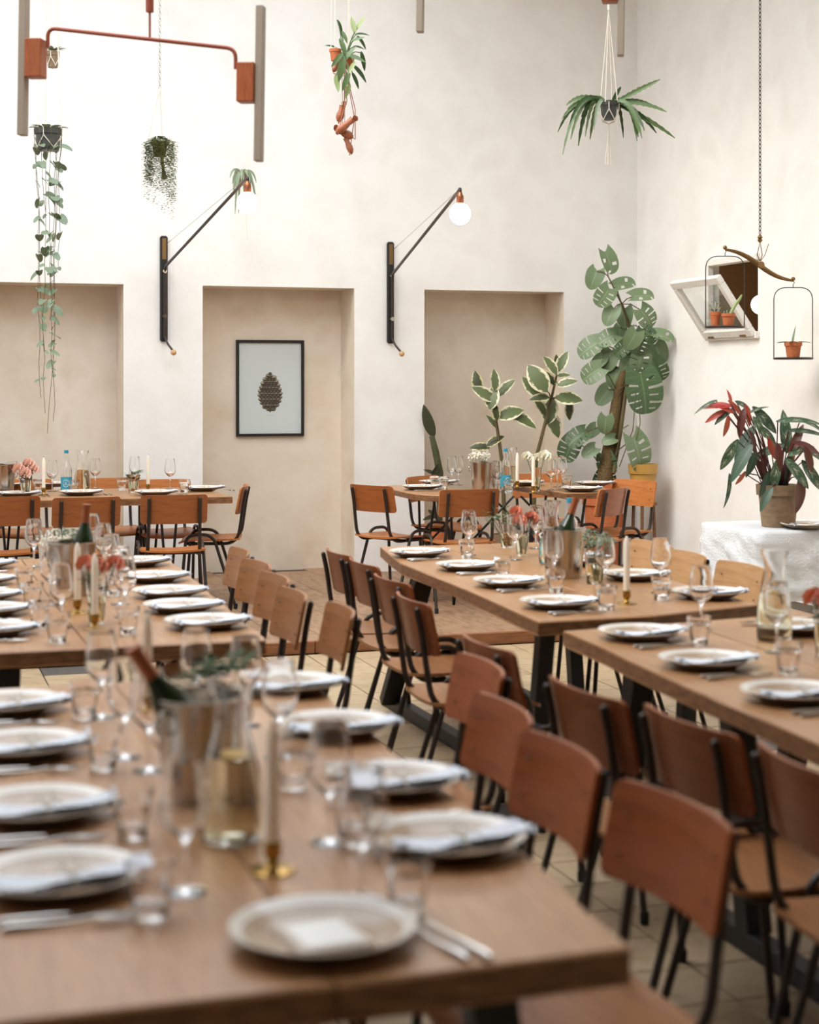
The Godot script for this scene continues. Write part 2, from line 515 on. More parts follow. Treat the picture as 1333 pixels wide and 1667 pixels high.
# ---------------------------------------------------------------- the room
const NICHES := [[0.48, 1.70], [2.30, 3.50], [4.078, 5.275]]
func struct(called: String, b: MB, mat: Material, parent: Node3D = self) -> MeshInstance3D:
	var o := mesh(called, b.done(mat), parent)
	if parent == self: o.set_meta("kind", "structure")
	return o
func shell() -> void:
	var top := 5.4
	var b := MB.new()       # back wall: front face round the niches, reveals, niche backs, and its thickness behind
	var Z := Vector3(0, 0, 1)
	var inner := BACK - 0.40
	var rect := func(x0: float, x1: float, y0: float, y1: float, z: float): b.quad(Vector3(x0, y0, z), Vector3(x1, y0, z), Vector3(x1, y1, z), Vector3(x0, y1, z), Z)
	rect.call(-3.2, RIGHT, 2.30, top, BACK)
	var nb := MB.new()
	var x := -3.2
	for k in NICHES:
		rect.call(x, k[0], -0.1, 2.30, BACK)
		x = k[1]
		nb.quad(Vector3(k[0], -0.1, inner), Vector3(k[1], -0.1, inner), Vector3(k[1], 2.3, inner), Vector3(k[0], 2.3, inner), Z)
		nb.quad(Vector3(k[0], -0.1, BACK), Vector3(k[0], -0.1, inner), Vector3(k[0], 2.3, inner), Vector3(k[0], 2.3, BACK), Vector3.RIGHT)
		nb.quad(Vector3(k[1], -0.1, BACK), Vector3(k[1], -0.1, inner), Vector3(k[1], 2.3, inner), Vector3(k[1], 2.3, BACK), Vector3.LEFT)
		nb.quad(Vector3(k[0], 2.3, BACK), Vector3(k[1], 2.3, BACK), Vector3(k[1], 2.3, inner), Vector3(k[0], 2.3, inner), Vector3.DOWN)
	rect.call(x, RIGHT, -0.1, 2.30, BACK)
	b.box(Vector3(9.6, 5.6, 0.2), Vector3(1.5, 2.7, inner - 0.11))
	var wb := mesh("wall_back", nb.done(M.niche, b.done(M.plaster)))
	wb.set_meta("kind", "structure")
	b = MB.new()            # right wall with the small window opening
	var wz0 := -11.25
	var wz1 := -10.54
	var wy0 := 1.92
	var wy1 := 2.44
	for k in [[BACK - 0.3, wz0, -0.1, top], [wz1, 3.2, -0.1, top], [wz0, wz1, -0.1, wy0], [wz0, wz1, wy1, top]]:
		for e in [[RIGHT, Vector3.LEFT], [RIGHT + 0.07, Vector3.RIGHT]]:
			b.quad(Vector3(e[0], k[2], k[0]), Vector3(e[0], k[2], k[1]), Vector3(e[0], k[3], k[1]), Vector3(e[0], k[3], k[0]), e[1])
	var o := [Vector3(0, wy0, wz0), Vector3(0, wy0, wz1), Vector3(0, wy1, wz1), Vector3(0, wy1, wz0)]
	var mid := Vector3(RIGHT, (wy0 + wy1) / 2, (wz0 + wz1) / 2)
	for i in 4:
		var p: Vector3 = o[i] + Vector3(RIGHT, 0, 0)
		var q: Vector3 = o[(i + 1) % 4] + Vector3(RIGHT, 0, 0)
		b.quad(p, q, q + Vector3(0.07, 0, 0), p + Vector3(0.07, 0, 0), mid - (p + q) / 2)
	struct("wall_right", b, M.plaster)
	b = MB.new()
	b.box(Vector3(0.3, 5.6, 16.4), Vector3(-3.3, 2.7, -5.0))
	struct("wall_left", b, M.plaster)
	b = MB.new()
	b.box(Vector3(9.8, 5.6, 0.3), Vector3(1.4, 2.7, 3.2))
	struct("wall_front", b, M.front)
	b = MB.new()            # ceiling with the long opening of the glass roof over the back half
	for k in [[-3.2, -2.4, -13.0, 3.2], [3.8, 6.3, -13.0, 3.2], [-2.4, 3.8, -3.6, 3.2], [-2.4, 3.8, -13.0, -11.5]]:
		b.box(Vector3(k[1] - k[0], 0.25, k[3] - k[2]), Vector3((k[0] + k[1]) / 2, top + 0.12, (k[2] + k[3]) / 2))
	struct("ceiling", b, M.ceiling)
	b = MB.new()
	for k in 5:
		b.box(Vector3(0.05, 0.12, 13.0), Vector3(-1.4 + k * 1.5, top + 0.2, -6.0))
	struct("trim_1", b, M.black)
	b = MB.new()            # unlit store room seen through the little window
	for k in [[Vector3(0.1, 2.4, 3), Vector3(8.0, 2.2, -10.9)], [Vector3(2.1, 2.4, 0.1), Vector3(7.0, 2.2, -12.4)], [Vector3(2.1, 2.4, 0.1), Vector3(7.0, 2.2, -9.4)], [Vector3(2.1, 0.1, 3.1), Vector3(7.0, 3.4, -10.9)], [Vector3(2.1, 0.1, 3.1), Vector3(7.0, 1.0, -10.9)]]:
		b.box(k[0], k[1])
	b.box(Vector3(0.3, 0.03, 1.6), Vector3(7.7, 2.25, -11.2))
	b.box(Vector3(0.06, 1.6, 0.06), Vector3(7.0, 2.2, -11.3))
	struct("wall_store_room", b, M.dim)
	# floor: grout bed, the 300 tiles that show largest one by one, the rest together
	b = MB.new()
	b.box(Vector3(9.4, 0.2, 16.4), Vector3(1.4, -0.106, -5.0))
	var floor_ := struct("floor", b, M.grout)
	var tile := MB.new()
	tile.box(Vector3(0.2435, 0.02, 0.2435), Vector3.ZERO, 0.002)
	var tm := []
	for k in 4: tm.append(tile.done(M.tiles[k]))
	var inlay := tile.done(M.inlay)
	var spots := []
	for i in range(-8, 24):
		for j in range(0, 46):
			var c := Vector3(i * 0.25 + 0.17, 0, -9.11 + j * 0.25)
			if c.x > RIGHT - 0.1 or c.z > 2.2: continue
			var d := c.x * 0.3007 - c.z * 0.9537
			var u := (c.x * 0.9537 + c.z * 0.3007) / maxf(d, 0.1)
			var seen := d > 1.5 and u > -0.27 and u < 0.27 and 1.55 / d < 0.41 and not (c.x > 0.15 and c.x < 0.95 and c.z > -4.0)
			spots.append([c, d if seen else d + 100.0, (i * 7 + j * 13) % 4, (i + 2 * j) % 11 == 3 and (i - j) % 3 == 0])
	spots.sort_custom(func(p, q): return p[1] < q[1])
	var rest := []
	for k in spots.size():
		var s = spots[k]
		var at: Vector3 = s[0] + Vector3(0, -0.0105 + rng.randf_range(-0.0008, 0.0008), 0)
		if k < 300:
			mesh("tile", inlay if s[3] else tm[s[2]], floor_, at)
		else:
			rest.append(at)
	var mm := MultiMesh.new()
	mm.transform_format = MultiMesh.TRANSFORM_3D
	mm.mesh = tm[1]
	mm.instance_count = rest.size()
	for k in rest.size(): mm.set_instance_transform(k, Transform3D(Basis(), rest[k]))
	var mi := MultiMeshInstance3D.new()
	mi.name = "tiles"
	mi.multimesh = mm
	mi.set_meta("kind", "stuff")
	floor_.add_child(mi)
	# low platform under the back tables: brown square boards with a wooden nosing
	b = MB.new()
	b.box(Vector3(9.1, DECK - 0.008, 3.7), Vector3(1.4, (DECK - 0.008) / 2, -11.13))
	var deck := struct("floor_platform", b, M.grout)
	tile = MB.new()
	tile.box(Vector3(0.247, 0.02, 0.497), Vector3.ZERO, 0.002)
	tm = []
	for k in 4: tm.append(tile.done(M.deck[k]))
	tile = MB.new()
	tile.box(Vector3(0.247, 0.02, 0.247), Vector3.ZERO, 0.002)
	var stub := tile.done(M.deck[2])
	for i in range(-3, 24):
		for j in 8:
			var c := Vector3(i * 0.25 + 0.06, DECK - 0.010 + rng.randf_range(-0.001, 0.001), -9.53 - j * 0.5 + (0.25 if i % 2 else 0.0))
			if c.x < RIGHT - 0.13 and c.z > -12.9:
				var front := i % 2 != 0 and j == 0
				mesh("board", stub if front else tm[rng.randi() % 4], deck, c + Vector3(0, 0, -0.125) if front else c)
	for k in 5:
		tile = MB.new()
		tile.box(Vector3(1.816, DECK + 0.002, 0.03), Vector3(-2.2 + k * 1.82, (DECK + 0.002) / 2, -9.265), 0.004)
		mesh("nosing", tile.done(M.nosing), deck)
	# window in the right wall: casing, and the sash hinged at its foot and tipped into the room
	b = MB.new()
	for k in [[wy1 + 0.02, wz0 - 0.03, wz1 + 0.03], [wy0 - 0.02, wz0 - 0.03, wz1 + 0.03]]:
		b.box(Vector3(0.05, 0.05, k[2] - k[1]), Vector3(RIGHT - 0.01, k[0], (k[1] + k[2]) / 2), 0.004)
	b.box(Vector3(0.05, wy1 - wy0, 0.05), Vector3(RIGHT - 0.01, (wy0 + wy1) / 2, wz0 - 0.005), 0.004)
	var win := struct("window_1", b, M.chalk)
	var foot_l := Vector3(RIGHT - 0.03, 1.90, -11.27)
	var head_l := Vector3(5.61, 2.315, -11.27)
	var wdt := 0.74
	var along := (head_l - foot_l)
	var hl := along.length()
	var bs := Basis(Vector3(0, 0, 1).cross(along.normalized()) * -1.0, along.normalized(), Vector3(0, 0, 1))
	b = MB.new()
	var ctr := foot_l + along / 2 + Vector3(0, 0, wdt / 2)
	for s in [-1.0, 1.0]:
		b.box(Vector3(0.045, 0.06, wdt), ctr + bs * Vector3(0, s * (hl / 2 - 0.03), 0), 0.005, bs)
		b.box(Vector3(0.045, hl - 0.12, 0.055), ctr + bs * Vector3(0, 0, s * (wdt / 2 - 0.028)), 0.005, bs)
	var sash := mesh("sash", b.done(M.chalk), win)
	b = MB.new()
	b.box(Vector3(0.004, hl - 0.11, wdt - 0.10), ctr, 0.001, bs)
	mesh("pane", b.done(M.pane), sash)
	for s in [-1.0, 1.0]:
		b = MB.new()
		b.box(Vector3(0.03, 0.02, 0.09), foot_l + Vector3(-0.015, -0.0, wdt / 2 + s * 0.24), 0.003)
		mesh("hinge", b.done(M.old_brass), sash)

# ---------------------------------------------------------------- chairs and tables
func bend(path: Array, r := 0.05, n := 5) -> Array:     # rounds the corners of a path
	var out := [path[0]]
	for i in range(1, path.size() - 1):
		var a: Vector3 = path[i - 1] - path[i]
		var c: Vector3 = path[i + 1] - path[i]
		var k := minf(r, minf(a.length(), c.length()) * 0.48)
		var p: Vector3 = path[i] + a.normalized() * k
		var q: Vector3 = path[i] + c.normalized() * k
		for s in n + 1:
			var t := float(s) / n
			out.append(p.lerp(path[i], t).lerp((path[i] as Vector3).lerp(q, t), t))
	out.append(path[path.size() - 1])
	return out
func sheet(w: float, h: float, thick: float, corner: float, f: Callable, rear: MB = null, nx := 10) -> MB:    # a bent board with rounded corners; f maps (x, y, t) to a point
	var b := MB.new()
	var ys := []
	for k in 5: ys.append(-h / 2 + corner * (1.0 - cos(PI / 2 * k / 4.0)))
	for k in range(1, 4): ys.append(lerpf(-h / 2 + corner, h / 2 - corner, k / 4.0))
	for k in 5: ys.append(h / 2 - corner * (1.0 - sin(PI / 2 * k / 4.0)) if k == 4 else h / 2 - corner + corner * sin(PI / 2 * k / 4.0))
	var ny := ys.size() - 1
	var half := func(y: float) -> float:
		var dy := maxf(0.0, absf(y) - (h / 2 - corner))
		return w / 2 - (corner - sqrt(maxf(0.0, corner * corner - dy * dy)))
	for side in [1.0, -1.0]:
		var p := PackedVector3Array()
		for y in ys:
			var hw: float = half.call(y)
			for i in nx + 1:
				p.append(f.call(-hw + 2.0 * hw * i / nx, y, side * thick / 2))
		(rear if rear and side > 0 else b).grid(p, ny + 1, nx + 1, side > 0)
	var rim := PackedVector3Array()
	var loop := []
	for y in ys: loop.append(Vector2(half.call(y), y))
	for i in range(1, nx): loop.append(Vector2(half.call(h / 2) * (1.0 - 2.0 * i / nx), h / 2))
	for k in range(ny, -1, -1): loop.append(Vector2(-half.call(ys[k]), ys[k]))
	for i in range(1, nx): loop.append(Vector2(-half.call(-h / 2) * (1.0 - 2.0 * i / nx), -h / 2))
	loop.append(loop[0])
	for t in [-0.5, 0.5]:
		for k in loop: rim.append(f.call(k.x, k.y, t * thick))
	b.grid(rim, 2, loop.size(), false, true)
	return b
func make_chair(tone: int) -> Callable:
	return func(c: Node3D) -> void:
		var seat := sheet(0.40, 0.40, 0.012, 0.045, func(x, y, t): return Vector3(x, 0.452 + t - 0.012 * (1.0 - pow(x / 0.2, 2.0)) - 0.9 * pow(maxf(0.0, -y - 0.10), 2.0) * 2.2 + 0.4 * pow(maxf(0.0, y - 0.08), 2.0), y))
		mesh("seat", seat.done(M.ply[3 if tone == 1 else tone]), c)
		var rear := MB.new()
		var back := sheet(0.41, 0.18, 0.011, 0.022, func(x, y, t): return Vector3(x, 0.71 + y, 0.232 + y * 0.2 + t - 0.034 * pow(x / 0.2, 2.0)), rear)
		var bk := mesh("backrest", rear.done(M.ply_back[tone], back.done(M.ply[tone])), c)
		for s in [-1.0, 1.0]:
			var bo := MB.new()
			bo.ball(Vector3(0.005, 0.005, 0.003), Vector3(s * 0.155, 0.745, 0.205), 4, 8)
			bo.ball(Vector3(0.005, 0.005, 0.003), Vector3(s * 0.155, 0.67, 0.19), 4, 8)
			mesh("bolt", bo.done(M.bolt), bk)
			var p := MB.new()
			p.tube(bend([Vector3(s * 0.155, 0.775, 0.246), Vector3(s * 0.155, 0.70, 0.230), Vector3(s * 0.16, 0.425, 0.19), Vector3(s * 0.16, 0.425, -0.16)], 0.09, 6), 0.011, 8)
			p.ball(Vector3(0.011, 0.011, 0.011), Vector3(s * 0.155, 0.775, 0.246), 5, 8)
			mesh("back_post", p.done(M.tube), c)
			var arch := bend([Vector3(s * 0.215, 0.012, 0.18), Vector3(s * 0.198, 0.488, 0.03), Vector3(s * 0.198, 0.488, -0.145), Vector3(s * 0.215, 0.012, -0.185)], 0.07, 8)
			var half := arch.size() / 2
			for e in [arch.slice(0, half + 1), arch.slice(half)]:
				var l := MB.new()
				l.tube(e, 0.0105, 8)
				var lg := mesh("leg", l.done(M.tube), c)
				var f := MB.new()
				var foot: Vector3 = e[0] if e[0].y < e[e.size() - 1].y else e[e.size() - 1]
				f.lathe([Vector2(0.0, 0.0), Vector2(0.013, 0.0), Vector2(0.014, 0.03), Vector2(0.0115, 0.034)], 10, Transform3D(Basis(), Vector3(foot.x, 0, foot.z)))
				mesh("foot_cap", f.done(M.rubber), lg)
		var br := MB.new()
		for z in [0.05, -0.12]:
			br.tube([Vector3(-0.198, 0.425, z), Vector3(0.198, 0.425, z)], 0.009, 8)
		mesh("cross_rail", br.done(M.tube), c)
func chair(tone: int, top: Vector3, deg: float, label: String, group: String) -> void:    # «top»: middle of the upper edge of the backrest
	var t := deg_to_rad(deg)
	var base := top.y - 0.80
	put("school_chair|%d" % tone, make_chair(tone), label, "chair", Vector3(top.x, base, top.z) - Vector3(sin(t), 0, cos(t)) * 0.255, t, group)
func beam(b: MB, p: Vector3, q: Vector3, w: float, d: float) -> void:     # square bar from p to q
	var y := (q - p).normalized()
	var x := y.cross(Vector3.FORWARD if absf(y.z) < 0.9 else Vector3.UP).normalized()
	b.box(Vector3(w, (q - p).length(), d), (p + q) / 2, 0.003, Basis(x, y, x.cross(y)))
func table(label: String, planks: Array, top: float, legs: Array, beams: Array, thick := 0.05) -> Node3D:
	var base := DECK if top > 0.8 else 0.0
	var c := Vector3.ZERO
	for q in planks[0]: c += Vector3(q.x, 0, q.y) / planks[0].size()
	c.y = base
	var t := thing("dining_table", label, "table", c, 0.0)
	for k in planks:
		var b := MB.new()
		var poly := PackedVector2Array()
		for q in k: poly.append(q - Vector2(c.x, c.z))
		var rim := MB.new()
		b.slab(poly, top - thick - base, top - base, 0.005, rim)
		mesh("plank", rim.done(M.oak_edge, b.done(M.oak)), t)  # slab sides carry the painted-in shade
	for l in legs:
		var b := MB.new()
		beam(b, l[0] - c, l[1] - c, l[2], l[3] if l.size() > 3 else l[2])
		mesh("leg", b.done(M.black), t)
	for l in beams:
		var b := MB.new()
		beam(b, l[0] - c, l[1] - c, 0.06, 0.06)
		mesh("floor_beam" if l[0].y < 0.3 else "top_rail", b.done(M.black), t)
	return t
func edge(a: Vector2, b: Vector2, amp: float, n := 14) -> Array:       # a slightly waney edge
	var out := []
	var f := noise(0.9, 3, int(a.x * 100.0))
	for i in n + 1:
		var t := float(i) / n
		var p := a.lerp(b, t)
		out.append(p + (b - a).normalized().orthogonal() * amp * f.get_noise_1d(p.y * 1.6 + p.x * 3.0))
	return out
const GA := "the front left table"
func furniture() -> void:
	# nearest table, its two planks run away from the viewer
	table("long oak table nearest the camera, its plank top filling the lower left", [edge(Vector2(0.10, -4.48), Vector2(0.10, -2.135), 0.006) + edge(Vector2(0.57, -2.135), Vector2(0.57, -4.48), 0.0, 2), edge(Vector2(0.573, -4.48), Vector2(0.573, -2.135), 0.0, 2) + edge(Vector2(1.012, -2.15), Vector2(1.085, -4.48), 0.02)], 0.75,
		[[Vector3(0.84, 0.70, -2.30), Vector3(0.90, 0.05, -2.22), 0.07], [Vector3(0.24, 0.70, -2.30), Vector3(0.20, 0.05, -2.22), 0.07], [Vector3(0.84, 0.70, -4.3), Vector3(0.90, 0.05, -4.38), 0.07], [Vector3(0.26, 0.70, -4.3), Vector3(0.20, 0.05, -4.38), 0.07]],
		[[Vector3(0.90, 0.03, -2.2), Vector3(0.90, 0.03, -4.4)], [Vector3(0.20, 0.03, -2.2), Vector3(0.20, 0.03, -4.4)]], 0.055)
	table("long oak table at middle left, set for ten beside a row of chairs", [edge(Vector2(0.12, -7.75), Vector2(0.10, -5.085), 0.006) + edge(Vector2(0.585, -5.085), Vector2(0.585, -7.75), 0.0, 2), edge(Vector2(0.588, -7.75), Vector2(0.588, -5.085), 0.0, 2) + edge(Vector2(1.13, -5.085), Vector2(1.24, -7.75), 0.02)], 0.75,
		[[Vector3(0.95, 0.70, -5.3), Vector3(1.0, 0.05, -5.2), 0.07], [Vector3(0.36, 0.70, -5.25), Vector3(0.33, 0.05, -5.2), 0.07], [Vector3(0.95, 0.70, -7.4), Vector3(1.0, 0.05, -7.6), 0.07], [Vector3(0.3, 0.70, -7.4), Vector3(0.25, 0.05, -7.6), 0.07]],
		[[Vector3(1.0, 0.03, -5.1), Vector3(1.0, 0.03, -7.7)], [Vector3(0.3, 0.03, -5.1), Vector3(0.3, 0.03, -7.7)]])
	var left := [Vector2(2.314, -7.817), Vector2(2.237, -7.383), Vector2(2.187, -7.067), Vector2(2.178, -6.788), Vector2(2.170, -6.483), Vector2(2.151, -6.103), Vector2(2.127, -5.727), Vector2(2.100, -5.361), Vector2(2.091, -5.193)]
	table("long live-edge oak table at middle right, a steel wine bucket in its centre", [left + edge(Vector2(2.52, -5.21), Vector2(2.60, -7.80), 0.0, 2), edge(Vector2(2.603, -7.80), Vector2(2.523, -5.21), 0.0, 2) + edge(Vector2(3.01, -5.36), Vector2(3.12, -7.80), 0.015)], 0.75,
		[[Vector3(2.29, 0.70, -7.04), Vector3(2.26, 0.05, -7.49), 0.085, 0.05], [Vector3(2.30, 0.70, -5.63), Vector3(2.30, 0.05, -5.76), 0.06], [Vector3(2.95, 0.70, -6.95), Vector3(2.95, 0.05, -6.85), 0.06], [Vector3(2.92, 0.70, -5.7), Vector3(2.92, 0.05, -5.76), 0.06]],
		[[Vector3(2.31, 0.03, -7.67), Vector3(2.33, 0.03, -5.4)], [Vector3(2.95, 0.03, -7.67), Vector3(2.95, 0.03, -5.5)]])
	table("long oak table at front right, a tall water carafe standing on it", [edge(Vector2(2.085, -4.975), Vector2(1.92, -2.4), 0.012) + edge(Vector2(2.44, -2.4), Vector2(2.54, -5.03), 0.0, 2), edge(Vector2(2.543, -5.03), Vector2(2.443, -2.4), 0.0, 2) + edge(Vector2(2.86, -2.4), Vector2(3.0, -5.10), 0.012)], 0.75,
		[[Vector3(2.25, 0.70, -4.72), Vector3(2.25, 0.05, -4.90), 0.075], [Vector3(2.25, 0.70, -4.13), Vector3(2.26, 0.05, -4.04), 0.075], [Vector3(2.84, 0.70, -4.72), Vector3(2.84, 0.05, -4.90), 0.075], [Vector3(2.84, 0.70, -4.13), Vector3(2.85, 0.05, -4.04), 0.075]],
		[[Vector3(2.26, 0.03, -5.0), Vector3(2.24, 0.03, -2.6)], [Vector3(2.84, 0.03, -5.0), Vector3(2.82, 0.03, -2.6)]])
	var hair := []
	for x in [-0.3, 0.75, 1.75]:
		for z in [-10.75, -11.5]:
			hair.append([Vector3(x - 0.06, 0.79, z), Vector3(x, DECK, z), 0.016])
			hair.append([Vector3(x + 0.06, 0.79, z), Vector3(x, DECK, z), 0.016])
	table("long oak table on the platform below the trailing plant at left", [edge(Vector2(-0.75, -11.1), Vector2(-0.75, -10.62), 0.0, 2) + edge(Vector2(2.14, -10.60), Vector2(2.12, -11.1), 0.0, 2), edge(Vector2(-0.75, -11.65), Vector2(-0.75, -11.103), 0.0, 2) + edge(Vector2(2.12, -11.103), Vector2(2.10, -11.65), 0.0, 2)], 0.82, hair, [], 0.045)
	var oval := []
	var halves := [[], []]
	for k in 40:
		var t := TAU * k / 40.0 + PI / 40.0
		var q := Vector2(4.06 + 0.72 * signf(cos(t)) * pow(absf(cos(t)), 0.38), -10.87 + 0.62 * signf(sin(t)) * pow(absf(sin(t)), 0.38))
		halves[0 if q.x < 4.06 else 1].append(q)
	var second: Array = halves[1]
	second = second.slice(10) + second.slice(0, 10)
	hair = []
	for k in [[3.65, -10.5], [3.65, -11.2], [4.5, -10.5], [4.5, -11.2]]:
		hair.append([Vector3(k[0] - 0.05, 0.79, k[1]), Vector3(k[0] - 0.03, DECK, k[1]), 0.016])
		hair.append([Vector3(k[0] + 0.08, 0.79, k[1]), Vector3(k[0] - 0.03, DECK, k[1]), 0.016])
		hair.append([Vector3(k[0], 0.40, k[1]), Vector3(k[0] + (0.4 if k[0] < 4 else -0.4), 0.79, k[1]), 0.014])
	table("round-ended oak table on the platform in front of the potted plants", [halves[0], second], 0.82, hair, [], 0.042)
	# chairs, row by row
	var rows := [
		["right of the front left table", 1, 90.0, [Vector3(1.382, 0.800, -2.696), Vector3(1.364, 0.800, -3.169), Vector3(1.406, 0.800, -3.617), Vector3(1.560, 0.800, -4.195)], "brown plywood chairs right of the front left table"],
		["right of the middle left table", 3, 90.0, [Vector3(1.487, 0.800, -5.364), Vector3(1.434, 0.800, -5.830), Vector3(1.485, 0.800, -6.337), Vector3(1.521, 0.800, -6.842), Vector3(1.557, 0.800, -7.373)], "mid-brown plywood chairs right of the middle left table"],
		["left of the front right table", 1, -90.0, [Vector3(1.70, 0.8, -2.42), Vector3(1.707, 0.800, -2.914), Vector3(1.68, 0.8, -3.36), Vector3(1.61, 0.8, -3.78)], "brown plywood chairs left of the front right table"],
		["left of the middle right table", 1, -90.0, [Vector3(1.630, 0.800, -4.542), Vector3(1.726, 0.800, -5.557), Vector3(1.821, 0.800, -6.124), Vector3(1.881, 0.800, -6.728), Vector3(1.89, 0.8, -7.17)], "brown plywood chairs left of the middle right table"],
		["right of the middle right table", 2, 90.0, [Vector3(3.429, 0.800, -6.165), Vector3(3.432, 0.800, -6.667), Vector3(3.498, 0.800, -7.159)], "pale plywood chairs right of the middle right table"],
		["right of the front right table", 2, 90.0, [Vector3(3.36, 0.8, -3.1), Vector3(3.36, 0.8, -3.7), Vector3(3.38, 0.8, -4.3), Vector3(3.38, 0.8, -4.85)], "chairs right of the front right table showing only legs"],
	]
	for r in rows:
		for i in r[3].size():
			chair(r[1], r[3][i], r[2] + rng.randf_range(-4, 4), ("%s wooden school chair of the row %s" % [nth(i, r[3].size()), r[0]]) if r[0] != "right of the front right table" else ("wooden chair across the front right table, %s of four, only its dark legs showing" % nth(i, 4)), r[4])
	chair(0, Vector3(0.687, 0.870, -10.246), 0.0, "brown-backed chair before the platform table, cut by the left edge", "chairs at the left platform table")
	chair(0, Vector3(1.149, 0.870, -10.044), 2.0, "brown-backed chair before the left platform table, middle of its front row", "chairs at the left platform table")
	chair(0, Vector3(1.683, 0.870, -10.105), -3.0, "brown-backed chair before the left platform table, nearest the picture", "chairs at the left platform table")
	chair(0, Vector3(2.318, 0.870, -10.936), 75.0, "orange plywood chair at the end of left platform table, below the picture", "chairs at the left platform table")
	for k in [[Vector3(0.932, 0.870, -12.126), "behind left platform table, at the far left"], [Vector3(1.525, 0.870, -12.101), "behind left platform table, beside the blue-capped bottle"], [Vector3(1.869, 0.870, -11.831), "behind left platform table, rightmost of the back row"]]:
		chair(0, k[0] , 180.0, "orange plywood chair " + k[1], "chairs at the left platform table")
	chair(0, Vector3(3.073, 0.870, -10.698), -62.0, "orange plywood chair turned sideways beside the white pier and oval table", "chairs at the right platform table")
	chair(0, Vector3(3.739, 0.870, -11.655), -142.0, "orange plywood chair behind the left end of the oval platform table", "chairs at the right platform table")
	chair(0, Vector3(3.593, 0.870, -10.060), 0.0, "brown-backed chair squarely before the oval platform table", "chairs at the right platform table")
	chair(0, Vector3(4.550, 0.870, -9.889), 38.0, "brown-backed chair turned at the right end of oval platform table", "chairs at the right platform table")
	chair(0, Vector3(5.092, 0.870, -10.735), 112.0, "orange plywood chair in the corner under the monstera", "chairs at the right platform table")
	chair(0, Vector3(4.685, 0.870, -11.708), 180.0, "orange plywood chair behind the oval table, under the cream carnations", "chairs at the right platform table")
	# side table under a crumpled white cloth
	var t := thing("side_table", "small dark-legged side table hidden under a crumpled white cloth", "table", Vector3(5.0, 0, -8.35))
	var b := MB.new()
	b.box(Vector3(0.96, 0.03, 0.66), Vector3(0, 0.728, 0), 0.004)
	mesh("tabletop", b.done(M.oak), t)
	for s in [[-1, -1], [1, -1], [1, 1], [-1, 1]]:
		b = MB.new()
		b.box(Vector3(0.045, 0.713, 0.045), Vector3(s[0] * 0.42, 0.357, s[1] * 0.27), 0.003)
		mesh("leg", b.done(M.black), t)
	b = MB.new()
	var f := noise(1.6, 4, 3)
	var p := PackedVector3Array()
	var prof := []
	for k in 7: prof.append([k / 6.0 * 0.985, 0.0])
	for k in 15: prof.append([1.0, 0.02 + k * 0.026])
	for k in prof:
		for s in 97:
			var a := TAU * s / 96.0
			var e := maxf(absf(cos(a)) / 0.49, absf(sin(a)) / 0.345)
			var rad: float = k[0] / e
			var drop: float = k[1]
			var w := f.get_noise_3d(cos(a) * 2.2, drop * 5.0, sin(a) * 2.2) * 0.035 * minf(1.0, drop * 9.0) + f.get_noise_3d(cos(a) * 3.0, drop * 26.0, sin(a) * 3.0) * 0.022 * minf(1.0, drop * 12.0)
			rad += w + drop * 0.05
			p.append(Vector3(cos(a) * rad, 0.7475 - drop + f.get_noise_2d(cos(a) * k[0] * 6.0, sin(a) * k[0] * 6.0) * 0.002, sin(a) * rad))
	b.grid(p, prof.size(), 97, false, true)
	var cl := mesh("tablecloth", b.done(M.cloth), self, Vector3(5.0, 0, -8.35))
	tag(cl, "crumpled white linen cloth hanging over the side table at right", "tablecloth")

# ---------------------------------------------------------------- tableware
func make_plate(o: Node3D) -> void:
	var b := MB.new()
	b.lathe([Vector2(0.0, 0.003), Vector2(0.07, 0.003), Vector2(0.072, 0.0), Vector2(0.082, 0.0), Vector2(0.084, 0.004), Vector2(0.105, 0.012), Vector2(0.133, 0.026), Vector2(0.1338, 0.0275)], 40)
	var t := MB.new()
	t.lathe([Vector2(0.116, 0.0212), Vector2(0.105, 0.0165), Vector2(0.092, 0.0095), Vector2(0.08, 0.007), Vector2(0.0, 0.007)], 40)
	mesh("dish", t.done(M.china, b.done(M.shaded_china)), o)  # outside coloured darker to stand for the shade under the plate
	b = MB.new()
	b.lathe([Vector2(0.1335, 0.0262), Vector2(0.1354, 0.0280), Vector2(0.1346, 0.0296), Vector2(0.1322, 0.0290), Vector2(0.116, 0.0212)], 40)
	mesh("rim", b.done(M.china_rim), o)
